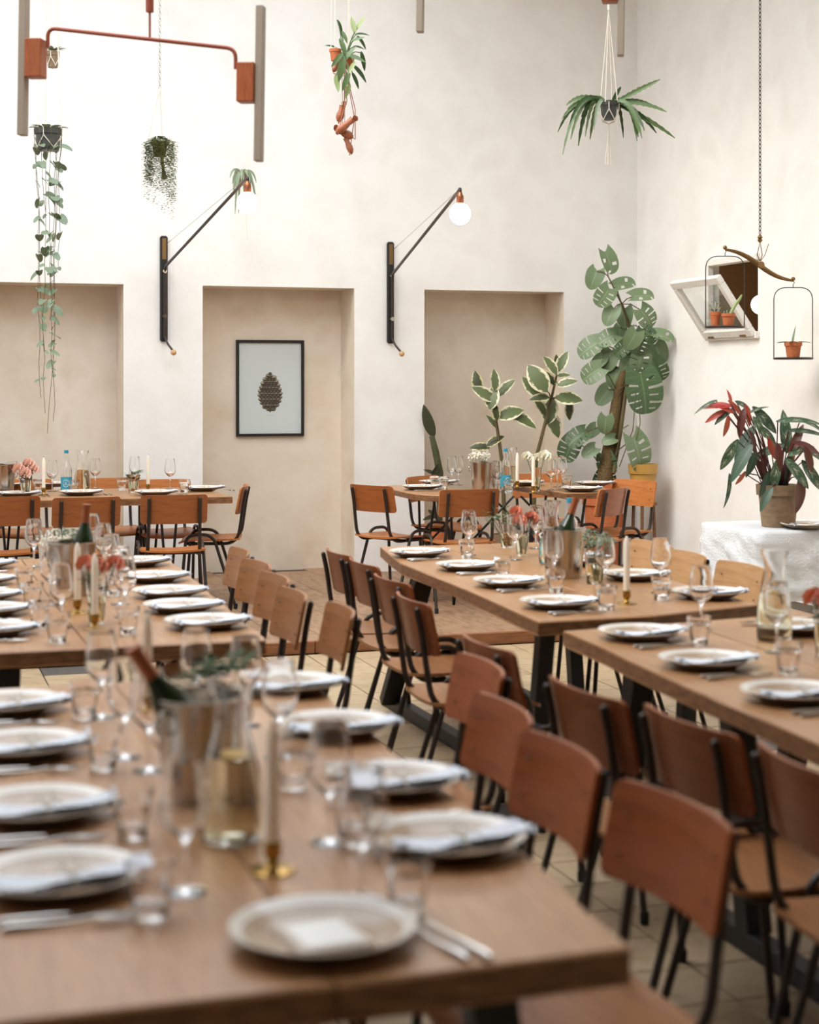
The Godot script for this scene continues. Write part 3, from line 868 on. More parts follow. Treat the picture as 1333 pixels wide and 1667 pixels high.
func make_napkin(blue: bool) -> Callable:
	return func(o: Node3D) -> void:
		var b := MB.new()
		for lay in 3:        # folded linen strip drawn in by its twine, the ends fanning out over the plate's rim
			for side in [0.0, 0.004]:
				var p := PackedVector3Array()
				for i in 25:
					var t := -1.0 + i / 12.0
					var w := 0.015 + 0.015 * smoothstep(0.05, 0.6, absf(t)) + 0.002 * lay
					for j in 9:
						var s := -1.0 + j / 4.0
						var y: float = 0.009 + lay * 0.0034 + side * 0.8 + 0.019 * pow(absf(t), 2.0) + 0.003 * sin(s * 5.0 + t * 2.0 + lay) * smoothstep(0.0, 0.4, absf(t)) + 0.003 * cos(t * 3.0)
						p.append(Vector3(t * (0.135 - 0.006 * lay) + 0.01, y, s * w + 0.012 * t * t - lay * 0.003 + 0.028))
				b.grid(p, 25, 9, side > 0.0)
		mesh("cloth", b.done(M.linen), o)
		b = MB.new()
		var ring := []
		for k in 17:
			var a := TAU * k / 16.0
			ring.append(Vector3(0.012 + 0.002 * sin(a), 0.015 + sin(a) * 0.0095, cos(a) * 0.020 + 0.028))
		b.tube(ring, 0.0018, 6)
		b.tube([Vector3(0.012, 0.025, 0.028), Vector3(0.0, 0.043, 0.012), Vector3(-0.012, 0.036, 0.022), Vector3(0.012, 0.025, 0.028)], 0.0016, 6)
		b.tube([Vector3(0.012, 0.025, 0.028), Vector3(0.03, 0.042, -0.008), Vector3(0.034, 0.036, 0.014), Vector3(0.012, 0.025, 0.028)], 0.0016, 6)
		b.tube([Vector3(0.012, 0.025, 0.028), Vector3(0.03, 0.034, 0.03), Vector3(0.04, 0.03, 0.045)], 0.0016, 6)
		mesh("twine", b.done(M.blue_twine if blue else M.twine), o)
func make_flat_napkin(o: Node3D) -> void:
	var b := MB.new()
	for k in 3:
		b.box(Vector3(0.115 - k * 0.004, 0.002, 0.14 - k * 0.004), Vector3(0, 0.009 + k * 0.0024, 0), 0.0008)
	mesh("cloth", b.done(M.card), o)
	b = MB.new()
	b.box(Vector3(0.085, 0.0012, 0.10), Vector3(0.0, 0.0158, 0.004), 0.0004)
	mesh("card", b.done(M.white), o)
func make_knife(o: Node3D) -> void:
	var b := MB.new()
	b.tube([Vector3(0, 0.006, 0.105), Vector3(0, 0.006, 0.09), Vector3(0, 0.006, 0.03), Vector3(0, 0.006, 0.0)], [0.004, 0.0062, 0.005, 0.0035], 8)
	mesh("handle", b.done(M.steel), o)
	b = MB.new()
	b.slab(PackedVector2Array([Vector2(-0.004, 0.002), Vector2(0.006, 0.002), Vector2(0.0085, -0.03), Vector2(0.0085, -0.08), Vector2(0.004, -0.105), Vector2(-0.004, -0.115)]), 0.004, 0.0062, 0.0008)
	mesh("blade", b.done(M.steel), o)
func make_fork(o: Node3D) -> void:
	var b := MB.new()
	b.tube([Vector3(0, 0.004, 0.10), Vector3(0, 0.005, 0.085), Vector3(0, 0.006, 0.02), Vector3(0, 0.009, -0.02), Vector3(0, 0.010, -0.035)], [0.005, 0.0065, 0.003, 0.0026, 0.004], 8)
	mesh("handle", b.done(M.steel), o)
	b = MB.new()
	b.box(Vector3(0.022, 0.0025, 0.022), Vector3(0, 0.010, -0.045), 0.001)
	for k in 4:
		b.tube([Vector3(-0.0095 + k * 0.0063, 0.010, -0.054), Vector3(-0.009 + k * 0.006, 0.0075, -0.078), Vector3(-0.009 + k * 0.006, 0.009, -0.098)], [0.0018, 0.0016, 0.0008], 6)
	mesh("tines", b.done(M.steel), o)
func make_wine(o: Node3D) -> void:
	var b := MB.new()
	b.lathe([Vector2(0.0, 0.0004), Vector2(0.034, 0.0004), Vector2(0.0352, 0.0015), Vector2(0.034, 0.0028), Vector2(0.015, 0.0048), Vector2(0.006, 0.009), Vector2(0.0040, 0.018), Vector2(0.0037, 0.05), Vector2(0.0042, 0.074), Vector2(0.0075, 0.084), Vector2(0.020, 0.094), Vector2(0.032, 0.107), Vector2(0.0385, 0.124), Vector2(0.0392, 0.140), Vector2(0.0365, 0.165), Vector2(0.0325, 0.192), Vector2(0.0305, 0.208), Vector2(0.0299, 0.2095), Vector2(0.0293, 0.208), Vector2(0.0311, 0.192), Vector2(0.0351, 0.165), Vector2(0.0378, 0.140), Vector2(0.0371, 0.125), Vector2(0.0305, 0.109), Vector2(0.018, 0.0968), Vector2(0.006, 0.0915), Vector2(0.0, 0.0908)], 28)
	mesh("glass", b.done(M.glass), o)
func make_tumbler(o: Node3D) -> void:
	var b := MB.new()
	b.lathe([Vector2(0.0, 0.0004), Vector2(0.0245, 0.0004), Vector2(0.0265, 0.003), Vector2(0.0285, 0.020), Vector2(0.0315, 0.045), Vector2(0.0335, 0.062)], 36, Transform3D(), 0.05)
	b.lathe([Vector2(0.0335, 0.062), Vector2(0.0365, 0.070), Vector2(0.0385, 0.087), Vector2(0.0378, 0.0885), Vector2(0.0370, 0.087), Vector2(0.0345, 0.068), Vector2(0.0290, 0.040), Vector2(0.0255, 0.021), Vector2(0.022, 0.0185), Vector2(0.0, 0.0175)], 36)
	mesh("glass", b.done(M.glass), o)
func make_carafe(o: Node3D) -> void:
	var b := MB.new()
	b.lathe([Vector2(0.0, 0.0005), Vector2(0.048, 0.0005), Vector2(0.053, 0.006), Vector2(0.055, 0.03), Vector2(0.0545, 0.07), Vector2(0.049, 0.12), Vector2(0.038, 0.165), Vector2(0.030, 0.195), Vector2(0.0285, 0.215), Vector2(0.033, 0.245), Vector2(0.0445, 0.278), Vector2(0.0450, 0.2805), Vector2(0.0432, 0.280), Vector2(0.0312, 0.246), Vector2(0.0265, 0.215), Vector2(0.028, 0.194), Vector2(0.036, 0.164), Vector2(0.047, 0.119), Vector2(0.0525, 0.07), Vector2(0.053, 0.03), Vector2(0.050, 0.011), Vector2(0.0, 0.009)], 32)
	mesh("glass", b.done(M.glass), o)
	b = MB.new()
	b.lathe([Vector2(0.0, 0.0088), Vector2(0.0502, 0.0108), Vector2(0.0532, 0.03), Vector2(0.0527, 0.07), Vector2(0.0472, 0.119), Vector2(0.0402, 0.148), Vector2(0.0, 0.148)], 32)
	mesh("water", b.done(M.water), o)
	b = MB.new()
	b.lathe([Vector2(0.0, 0.143), Vector2(0.026, 0.143), Vector2(0.028, 0.147), Vector2(0.026, 0.151), Vector2(0.0, 0.151)], 20, Transform3D(Basis(Vector3(1, 0, 0), 0.12), Vector3(0.006, 0.0, -0.012)))
	mesh("lemon_slice", b.done(M.lemon), o)
func make_candle(o: Node3D) -> void:
	var b := MB.new()
	b.lathe([Vector2(0.0, 0.0), Vector2(0.036, 0.0), Vector2(0.038, 0.002), Vector2(0.036, 0.004), Vector2(0.016, 0.006), Vector2(0.011, 0.010), Vector2(0.009, 0.018), Vector2(0.013, 0.024), Vector2(0.0145, 0.026), Vector2(0.0145, 0.048), Vector2(0.0135, 0.0495), Vector2(0.0, 0.048)], 24)
	mesh("holder", b.done(M.brass), o)
	b = MB.new()
	b.lathe([Vector2(0.0118, 0.047), Vector2(0.0116, 0.205), Vector2(0.0104, 0.225), Vector2(0.004, 0.245), Vector2(0.0, 0.247)], 16)
	var w := mesh("wax", b.done(M.wax), o)
	b = MB.new()
	b.tube([Vector3(0, 0.244, 0), Vector3(0.001, 0.255, 0)], 0.0012, 6)
	mesh("wick", b.done(M.wick), w)
func make_bucket(o: Node3D) -> void:
	var b := MB.new()
	b.lathe([Vector2(0.0, 0.001), Vector2(0.072, 0.001), Vector2(0.074, 0.004), Vector2(0.083, 0.10), Vector2(0.0915, 0.196), Vector2(0.0945, 0.199), Vector2(0.0945, 0.203), Vector2(0.0905, 0.203), Vector2(0.0885, 0.197), Vector2(0.080, 0.10), Vector2(0.071, 0.006), Vector2(0.0, 0.006)], 40)
	mesh("pail", b.done(M.satin), o)
	for s in [-1.0, 1.0]:
		b = MB.new()
		var ring := []
		for k in 13: ring.append(Vector3(s * (0.101 + 0.004 * sin(TAU * k / 12.0)), 0.155 + 0.022 * cos(TAU * k / 12.0), 0.022 * sin(TAU * k / 12.0)))
		b.tube(ring, 0.0028, 6)
		b.ball(Vector3(0.008, 0.008, 0.008), Vector3(s * 0.094, 0.178, 0), 6, 8)
		mesh("ring_handle", b.done(M.satin), o)
func make_bottle(kind: String) -> Callable:
	return func(o: Node3D) -> void:
		var b := MB.new()
		if kind == "wine":
			b.lathe([Vector2(0.0, 0.0), Vector2(0.036, 0.0), Vector2(0.038, 0.004), Vector2(0.038, 0.17), Vector2(0.033, 0.195), Vector2(0.02, 0.225), Vector2(0.0145, 0.25), Vector2(0.0135, 0.30), Vector2(0.0155, 0.302), Vector2(0.0155, 0.312), Vector2(0.0, 0.313)], 24)
			mesh("glass", b.done(M.dark_bottle), o)
			b = MB.new()
			b.lathe([Vector2(0.0166, 0.236), Vector2(0.0148, 0.255), Vector2(0.0143, 0.298), Vector2(0.0163, 0.301), Vector2(0.0163, 0.3135), Vector2(0.0, 0.3145)], 20)
			mesh("foil", b.done(M.foil), o)
		else:
			b.lathe([Vector2(0.0, 0.0004), Vector2(0.034, 0.0004), Vector2(0.037, 0.004), Vector2(0.037, 0.15), Vector2(0.033, 0.172), Vector2(0.020, 0.205), Vector2(0.0135, 0.235), Vector2(0.0125, 0.268), Vector2(0.0105, 0.268), Vector2(0.0115, 0.235), Vector2(0.018, 0.204), Vector2(0.031, 0.171), Vector2(0.035, 0.15), Vector2(0.035, 0.006), Vector2(0.0, 0.005)], 28)
			mesh("glass", b.done(M.glass), o)
			b = MB.new()
			b.lathe([Vector2(0.0, 0.262), Vector2(0.0148, 0.262), Vector2(0.0148, 0.281), Vector2(0.0135, 0.283), Vector2(0.0, 0.283)], 20)
			mesh("cap", b.done(M.blue_cap), o)
			b = MB.new()
			b.lathe([Vector2(0.0375, 0.02), Vector2(0.0375, 0.10)], 28)
			var l := mesh("label", b.done(M.label_blue), o)
			b = MB.new()
			var ring := []
			for k in 17: ring.append(Vector3(0.024 * cos(TAU * k / 16.0) * 0.8, 0.06 + 0.024 * sin(TAU * k / 16.0), sqrt(0.0379 * 0.0379 - pow(0.0192 * cos(TAU * k / 16.0), 2.0))))
			b.tube(ring, 0.0016, 5)
			for k in 3:
				b.box(Vector3(0.018 - k * 0.004, 0.003, 0.001), Vector3(0, 0.052 + k * 0.008, 0.0379), 0.0003)
			mesh("emblem", b.done(M.white), l)
func make_vase(h: float, r0: float, r1: float) -> Callable:
	return func(o: Node3D) -> void:
		var b := MB.new()
		b.lathe([Vector2(0.0, 0.0004), Vector2(r0, 0.0004), Vector2(r0 + 0.001, 0.003), Vector2(lerpf(r0, r1, 0.5), h * 0.5), Vector2(r1, h - 0.002), Vector2(r1 - 0.0012, h), Vector2(r1 - 0.0024, h - 0.002), Vector2(lerpf(r0, r1, 0.5) - 0.0024, h * 0.5), Vector2(r0 - 0.002, 0.010), Vector2(0.0, 0.009)], 28)
		mesh("glass", b.done(M.glass), o)
		b = MB.new()
		b.lathe([Vector2(0.0, 0.0088), Vector2(r0 - 0.0018, 0.0098), Vector2(lerpf(r0, r1, 0.5) - 0.0022, h * 0.5), Vector2(lerpf(r0, r1, 0.6) - 0.0022, h * 0.6), Vector2(0.0, h * 0.6)], 28)
		mesh("water", b.done(M.water), o)
func bloom(r: float, petals: int) -> MB:     # ruffled head of a carnation
	var b := MB.new()
	for k in petals:
		var y := 1.0 - 1.35 * (k + 0.5) / petals
		var a := k * 2.39996
		var d := Vector3(cos(a) * sqrt(maxf(0.0, 1.0 - y * y)), y, sin(a) * sqrt(maxf(0.0, 1.0 - y * y)))
		b.leaf(d * r * 0.25, d + Vector3(0, 0.25, 0), Vector3(-d.z, 0.3, d.x), r * 0.85, r * 0.9, 0.5, 0.25, 0.9, 5, 0.0, 0, 0.12)
	return b
func bouquet(label: String, at: Vector3, kind: String, h: float, group := "") -> void:      # flowers standing in a vase at «at»
	var o := thing("posy", label, "flowers", at, 0.0, group)
	var b := MB.new()
	var heads := []
	match kind:
		"salmon": heads = [[Vector3(-0.035, h, 0.0), 0.033], [Vector3(0.005, h - 0.008, 0.02), 0.032], [Vector3(0.062, h - 0.004, -0.005), 0.032]]
		"pink": heads = [[Vector3(-0.045, h, 0.01), 0.042], [Vector3(0.02, h + 0.03, 0.0), 0.042], [Vector3(0.05, h - 0.005, 0.015), 0.038], [Vector3(-0.005, h - 0.025, 0.035), 0.04], [Vector3(0.01, h - 0.02, -0.04), 0.04]]
		"cream": heads = [[Vector3(-0.07, h, 0.0), 0.038], [Vector3(0.055, h, 0.01), 0.046], [Vector3(0.02, h - 0.012, -0.03), 0.038]]
		"rose": heads = [[Vector3(-0.03, h + 0.02, 0.0), 0.03], [Vector3(-0.02, h - 0.02, 0.02), 0.034], [Vector3(0.045, h - 0.01, 0.0), 0.034]]
	for q in heads:
		b.tube([Vector3(q[0].x * 0.2, 0.012, q[0].z * 0.2), Vector3(q[0].x * 0.5, h * 0.55, q[0].z * 0.5), q[0]], 0.0022, 6)
	if kind in ["gyp", "berry", "green", "euc"]:
		for k in 9:
			var a := k * 2.4
			var tip := Vector3(cos(a) * 0.05, h * (0.82 + 0.05 * (k % 4)), sin(a) * 0.05)
			if kind == "euc": tip = Vector3(-0.02 - 0.05 * (k % 3), h * (0.7 + 0.1 * (k % 4)), 0.03 * sin(a))
			b.tube([Vector3(cos(a) * 0.012, 0.012, sin(a) * 0.012), tip * Vector3(0.5, 0.6, 0.5), tip], 0.0014, 5)
			heads.append([tip, 0.0])
	mesh("stems", b.done(M.green), o)
	var pm: Material = {"salmon": M.petal_salmon, "pink": M.petal_pink, "cream": M.petal_cream, "rose": M.petal_salmon}.get(kind, M.petal_cream)
	var n := 0
	for q in heads:
		if q[1] > 0.0:
			mesh("blossom", bloom(q[1], 26).done(M.petal_salmon if kind == "pink" and n == 4 else pm), o, q[0])
			n += 1
	if kind in ["gyp", "berry"]:
		for q in heads:
			var s := MB.new()
			for k in 16:
				var d := Vector3(rng.randf_range(-1, 1), rng.randf_range(-0.7, 1), rng.randf_range(-1, 1)) * 0.026
				s.ball(Vector3.ONE * rng.randf_range(0.004, 0.0062), d, 4, 6)
			var m := mesh("blossoms", s.done(M.petal_cream if kind == "gyp" else M.grey_green), o, q[0])
			m.set_meta("kind", "stuff")
	if kind in ["green", "euc", "salmon", "pink", "rose"]:
		var s := MB.new()
		for k in (90 if h > 0.2 else 46) if kind != "euc" else 26:
			var a := k * 2.4
			var y: float = h * (0.55 + 0.4 * fposmod(k * 0.377, 1.0))
			var rr := (0.02 if kind in ["salmon", "pink", "rose"] else (0.05 if h > 0.2 else 0.03)) * (0.5 + fposmod(k * 0.61, 1.0))
			var c := Vector3(cos(a) * rr, y, sin(a) * rr)
			if kind == "euc": c = (heads[k % heads.size()][0] as Vector3).lerp(Vector3(0, h * 0.5, 0), fposmod(k * 0.31, 0.8))
			s.leaf(c, Vector3(cos(a), rng.randf_range(0.1, 0.9), sin(a)), Vector3.UP, rng.randf_range(0.03, 0.055) if kind != "euc" else 0.035, 0.016 if kind != "euc" else 0.024, 0.4, 0.1, 0.6, 4)
		mesh("foliage", s.done(M.dark_green if kind != "euc" else M.grey_green), o).set_meta("kind", "stuff")

var side_words := {"right": "right side", "left": "left side", "far": "far side", "near": "near side"}
func settings(tbl: String, side: String, list: Array, face: float, blue := -1) -> void:       # list of [plate centre, turn of the napkin]; face: the sitter's view
	for i in list.size():
		var at: Vector3 = list[i]
		var who := "%s on %s of %s" % [nth(i, list.size()), side, tbl]
		if list.size() == 1: who = "on the %s of %s" % [side, tbl]
		put("dinner_plate", make_plate, "cream dinner plate, " + who, "plate", at + Vector3(0, 0.0005, 0), rng.randf() * 6.0, "cream dinner plates")
		put("napkin|%s" % (i == blue), make_napkin(i == blue), "tied white napkin on plate " + who, "napkin", at, 0.2 + rng.randf_range(-0.12, 0.12), "tied linen napkins")
		var r := Vector3(cos(face), 0, -sin(face))       # the sitter's right hand
		put("knife", make_knife, "steel table knife beside plate " + who, "knife", at + r * 0.165, face + rng.randf_range(-0.05, 0.05), "table knives")
		put("fork", make_fork, "steel fork next to the knife, plate " + who, "fork", at + r * 0.198, face + rng.randf_range(-0.05, 0.05), "forks")
func many(called: String, maker: Callable, what: String, category: String, tbl: String, side: String, list: Array, group: String) -> void:
	for i in list.size():
		var who := ", %s of %d on the %s of %s" % [nth(i, list.size()), list.size(), side, tbl]
		if list.size() == 1: who = " on the %s of %s" % [side, tbl]
		put(called, maker, what + who, category, list[i] + Vector3(0, 0.0006, 0), rng.randf() * 6.0, group)
func tableware() -> void:
	M.dark_bottle = plain(c8(28, 44, 18), 0.08)
	var a := "front left table"
	var zs := [-2.70, -3.13, -3.67, -4.21]
	settings(a, "right side", [Vector3(0.92, 0.75, -2.70), Vector3(0.95, 0.75, -3.13), Vector3(0.98, 0.75, -3.67), Vector3(1.0, 0.75, -4.21)], PI / 2)
	settings(a, "left side", [Vector3(0.26, 0.75, -2.68), Vector3(0.265, 0.75, -3.13), Vector3(0.28, 0.75, -3.67), Vector3(0.285, 0.75, -4.16)], -PI / 2)
	var end := Vector3(0.595, 0.75, -2.30)
	put("dinner_plate", make_plate, "wide cream plate at the near end of front left table, nearest the camera", "plate", end, 0.0, "cream dinner plates")
	put("flat_napkin", make_flat_napkin, "square folded napkin and card on the plate nearest the camera", "napkin", end, 0.12)
	put("knife", make_knife, "steel table knife at the right of the plate nearest the camera", "knife", Vector3(0.775, 0.750, -2.258), 0.22, "table knives")
	put("fork", make_fork, "steel fork at the right of the plate nearest the camera", "fork", Vector3(0.741, 0.750, -2.261), 0.26, "forks")
	many("wine_glass", make_wine, "stemmed wine glass", "wine glass", a, "left half", [Vector3(0.447, 0.750, -2.594), Vector3(0.518, 0.750, -3.432), Vector3(0.486, 0.750, -3.566), Vector3(0.492, 0.750, -4.016)], "wine glasses")
	many("wine_glass", make_wine, "stemmed wine glass", "wine glass", a, "right half", [Vector3(0.703, 0.750, -2.471), Vector3(0.737, 0.750, -2.799), Vector3(0.800, 0.750, -3.461), Vector3(0.801, 0.750, -3.814), Vector3(0.713, 0.750, -3.969)], "wine glasses")
	many("tumbler", make_tumbler, "faceted water tumbler", "tumbler", a, "left half", [Vector3(0.377, 0.750, -2.487), Vector3(0.413, 0.750, -2.935), Vector3(0.429, 0.750, -3.471), Vector3(0.452, 0.750, -4.013)], "water tumblers")
	many("tumbler", make_tumbler, "faceted water tumbler", "tumbler", a, "right half", [Vector3(0.749, 0.750, -2.388), Vector3(0.774, 0.750, -2.780), Vector3(0.767, 0.750, -3.195)], "water tumblers")
	put("water_carafe", make_carafe, "water carafe with lemon slice beside the bucket on front left table", "carafe", Vector3(0.578, 0.750, -2.874), 0.6)
	put("wine_bucket", make_bucket, "steel wine bucket behind the carafe on front left table", "bucket", Vector3(0.580, 0.750, -3.162), 0.5, "steel wine buckets")
	var w := put("wine_bottle", make_bottle("wine"), "dark wine bottle leaning left in front left table's bucket", "bottle", Vector3(0.580, 0.750, -3.162) + Vector3(0.035, 0.04, 0.0), 0.0)
	w.rotation = Vector3(0.05, 0.0, 0.58)
	many("candlestick", make_candle, "ivory candle in brass", "candle", a, "middle line", [Vector3(0.605, 0.750, -2.665), Vector3(0.599, 0.750, -3.997)], "ivory candles")
	put("flower_vase", make_vase(0.13, 0.03, 0.042), "clear vase of greens behind the bucket on front left table", "vase", Vector3(0.694, 0.750, -3.620), 0.0)
	bouquet("dark green sprigs above the bucket on front left table", Vector3(0.694, 0.750, -3.620), "green", 0.21)
	# middle left table
	a = "middle left table"
	settings(a, "right side", [Vector3(1.0, 0.75, -5.40), Vector3(0.99, 0.75, -5.81), Vector3(1.01, 0.75, -6.22), Vector3(1.03, 0.75, -6.73), Vector3(1.05, 0.75, -7.33)], PI / 2)
	settings(a, "left side", [Vector3(0.32, 0.75, -5.45), Vector3(0.335, 0.75, -5.92), Vector3(0.335, 0.75, -6.33), Vector3(0.35, 0.75, -6.83), Vector3(0.39, 0.75, -7.42)], -PI / 2)
	many("wine_glass", make_wine, "stemmed wine glass", "wine glass", a, "left half", [Vector3(0.547, 0.750, -5.532), Vector3(0.565, 0.750, -6.113), Vector3(0.614, 0.750, -7.406), Vector3(0.650, 0.750, -6.872)], "wine glasses")
	many("wine_glass", make_wine, "stemmed wine glass", "wine glass", a, "right half", [Vector3(0.779, 0.750, -5.715), Vector3(0.809, 0.750, -6.054), Vector3(0.843, 0.750, -6.556), Vector3(0.874, 0.750, -7.078), Vector3(0.890, 0.750, -7.611)], "wine glasses")
	many("tumbler", make_tumbler, "faceted water tumbler", "tumbler", a, "left half", [Vector3(0.504, 0.750, -5.208), Vector3(0.478, 0.750, -5.554), Vector3(0.500, 0.750, -6.082), Vector3(0.512, 0.750, -6.599)], "water tumblers")
	many("tumbler", make_tumbler, "faceted water tumbler", "tumbler", a, "right half", [Vector3(0.735, 0.750, -5.319), Vector3(0.818, 0.750, -6.307), Vector3(0.860, 0.750, -6.806)], "water tumblers")
	put("wine_bucket", make_bucket, "steel wine bucket on the middle left table", "bucket", Vector3(0.671, 0.750, -6.391), 0.3, "steel wine buckets")
	w = put("wine_bottle", make_bottle("wine"), "dark wine bottle standing in the middle left table's bucket", "bottle", Vector3(0.671, 0.750, -6.391) + Vector3(0.03, 0.03, 0.0), 0.0)
	w.rotation = Vector3(0.03, 0, -0.08)
	put("flower_vase|tall", make_vase(0.16, 0.024, 0.036), "slim vase of salmon carnations on middle left table", "vase", Vector3(0.667, 0.750, -5.582), 0.0)
	bouquet("three salmon carnations in the slim vase on middle left table", Vector3(0.667, 0.750, -5.582), "salmon", 0.20)
	many("candlestick", make_candle, "ivory candle in brass", "candle", a, "middle line", [Vector3(0.648, 0.750, -5.472), Vector3(0.634, 0.750, -5.856)], "ivory candles")
	put("flower_vase|wide", make_vase(0.12, 0.028, 0.045), "wide clear vase of berries behind the middle left table's bucket", "vase", Vector3(0.762, 0.750, -7.385), 0.0)
	bouquet("grey berries in the wide vase behind middle left table's bucket", Vector3(0.762, 0.750, -7.385), "berry", 0.145)
	put("flower_vase", make_vase(0.13, 0.03, 0.042), "small vase of white blossom left of the middle left bucket", "vase", Vector3(0.692, 0.750, -7.306), 0.0)
	bouquet("small white blossom sprigs left of the middle left bucket", Vector3(0.692, 0.750, -7.306), "gyp", 0.13)
	# middle right table
	a = "middle right table"
	settings(a, "left side", [Vector3(2.29, 0.75, -5.50), Vector3(2.34, 0.75, -6.14), Vector3(2.38, 0.75, -6.73), Vector3(2.35, 0.75, -7.32)], -PI / 2)
	settings(a, "right side", [Vector3(2.93, 0.75, -5.58), Vector3(2.92, 0.75, -6.2), Vector3(2.93, 0.75, -6.78)], PI / 2, 0)
	many("wine_glass", make_wine, "stemmed wine glass", "wine glass", a, "left half", [Vector3(2.551, 0.750, -6.164), Vector3(2.719, 0.750, -7.034), Vector3(2.592, 0.750, -7.300)], "wine glasses")
	many("wine_glass", make_wine, "stemmed wine glass", "wine glass", a, "right half", [Vector3(2.648, 0.750, -5.885), Vector3(2.819, 0.750, -5.753), Vector3(3.009, 0.750, -7.502)], "wine glasses")
	many("tumbler", make_tumbler, "faceted water tumbler", "tumbler", a, "left half", [Vector3(2.446, 0.750, -5.890), Vector3(2.421, 0.750, -6.404), Vector3(2.529, 0.750, -7.149)], "water tumblers")
	many("tumbler", make_tumbler, "faceted water tumbler", "tumbler", a, "right half", [Vector3(2.423, 0.750, -5.374), Vector3(2.733, 0.750, -5.572)], "water tumblers")
	put("wine_bucket", make_bucket, "steel wine bucket on the middle right table", "bucket", Vector3(2.669, 0.750, -6.348), 2.9, "steel wine buckets")
	w = put("wine_bottle", make_bottle("wine"), "dark wine bottle leaning right in the middle right table's bucket", "bottle", Vector3(2.669, 0.750, -6.348) + Vector3(-0.045, 0.03, 0.0), 0.0)
	w.rotation = Vector3(0.0, 0, -0.33)
	put("water_bottle", make_bottle("water"), "blue-capped water bottle behind the middle right table's bucket", "bottle", Vector3(2.958, 0.750, -6.959), 0.3)
	put("water_carafe", make_carafe, "water carafe behind the bucket on the middle right table", "carafe", Vector3(2.817, 0.750, -6.842), 0.2)
	put("candlestick", make_candle, "ivory candle in brass holder alone near front of middle right table", "candle", Vector3(2.568, 0.750, -5.517), 0.0, "ivory candles")
	put("flower_vase|tall", make_vase(0.16, 0.024, 0.036), "slim vase of salmon roses on middle right table", "vase", Vector3(2.820, 0.750, -7.200), 0.0)
	bouquet("salmon roses with greens in slim vase on middle right table", Vector3(2.820, 0.750, -7.200), "rose", 0.185)
	put("flower_vase", make_vase(0.13, 0.03, 0.042), "small vase of gypsophila right of the middle right table's bucket", "vase", Vector3(2.706, 0.750, -6.115), 0.0)
	bouquet("bushy green and cream gypsophila beside the middle right bucket", Vector3(2.716, 0.750, -6.112), "berry", 0.19)
	put("flower_vase|wide", make_vase(0.12, 0.028, 0.045), "wide vase of eucalyptus at the rear of middle right table", "vase", Vector3(2.888, 0.750, -7.572), 0.0)
	bouquet("grey eucalyptus sprigs at the rear of middle right table", Vector3(2.888, 0.750, -7.572), "euc", 0.21)
	# front right table
	a = "front right table"
	settings(a, "left side", [Vector3(2.18, 0.75, -3.16), Vector3(2.19, 0.75, -3.71), Vector3(2.21, 0.75, -4.22), Vector3(2.26, 0.75, -4.75)], -PI / 2)
	settings(a, "right side", [Vector3(2.78, 0.75, -4.2), Vector3(2.80, 0.75, -4.72)], PI / 2)
	many("wine_glass", make_wine, "stemmed wine glass", "wine glass", a, "left half", [Vector3(2.530, 0.750, -4.385), Vector3(2.523, 0.750, -4.853)], "wine glasses")
	many("tumbler", make_tumbler, "faceted water tumbler", "tumbler", a, "left half", [Vector3(2.368, 0.750, -4.042), Vector3(2.375, 0.750, -4.580)], "water tumblers")
	put("water_carafe", make_carafe, "tall water carafe with lemon on the front right table", "carafe", Vector3(2.644, 0.750, -4.598), 1.4)
	put("flower_vase|tall", make_vase(0.16, 0.024, 0.036), "slim vase of salmon carnations on front right table, at the right edge", "vase", Vector3(2.630, 0.750, -4.283), 0.0)
	bouquet("salmon carnations in a slim vase at right edge, front right table", Vector3(2.630, 0.750, -4.283), "salmon", 0.17)
	# table on the platform, left
	a = "left platform table"
	settings(a, "near side", [Vector3(2.060, 0.820, -11.228), Vector3(1.680, 0.820, -10.888), Vector3(1.211, 0.820, -11.036), Vector3(0.810, 0.820, -11.038)], 0.0)
	settings(a, "far side", [Vector3(1.825, 0.820, -12.026), Vector3(1.125, 0.820, -12.021), Vector3(0.799, 0.820, -12.050)], PI)
	many("wine_glass", make_wine, "stemmed wine glass", "wine glass", a, "near half", [Vector3(1.880, 0.820, -11.493), Vector3(0.801, 0.820, -11.358), Vector3(1.073, 0.820, -11.471)], "wine glasses")
	many("wine_glass", make_wine, "stemmed wine glass", "wine glass", a, "far half", [Vector3(1.392, 0.820, -11.718), Vector3(1.694, 0.820, -11.916)], "wine glasses")
	many("tumbler", make_tumbler, "faceted water tumbler", "tumbler", a, "near half", [Vector3(1.907, 0.820, -11.075), Vector3(1.532, 0.820, -11.394), Vector3(1.192, 0.820, -11.235), Vector3(0.971, 0.820, -11.370)], "water tumblers")
	put("water_bottle", make_bottle("water"), "blue-capped water bottle with blue label on left platform table", "bottle", Vector3(1.158, 0.820, -11.377), -0.2)
	put("water_carafe", make_carafe, "water carafe with lemon on the left platform table", "carafe", Vector3(1.261, 0.820, -11.345), 2.0)
	many("candlestick", make_candle, "white candle in brass", "candle", a, "middle line", [Vector3(0.984, 0.820, -11.108), Vector3(1.694, 0.820, -11.275)], "ivory candles")
	put("flower_vase", make_vase(0.13, 0.03, 0.042), "short vase of pink flowers on left platform table", "vase", Vector3(0.872, 0.820, -11.143), 0.0)
	bouquet("bunch of blush pink flowers on the left platform table", Vector3(0.872, 0.820, -11.143), "pink", 0.17)
	put("flower_vase|wide", make_vase(0.12, 0.028, 0.045), "small vase of green sprigs on left platform table", "vase", Vector3(1.580, 0.820, -11.178), 0.0)
	bouquet("little green sprigs in a vase on the left platform table", Vector3(1.580, 0.820, -11.178), "green", 0.15)
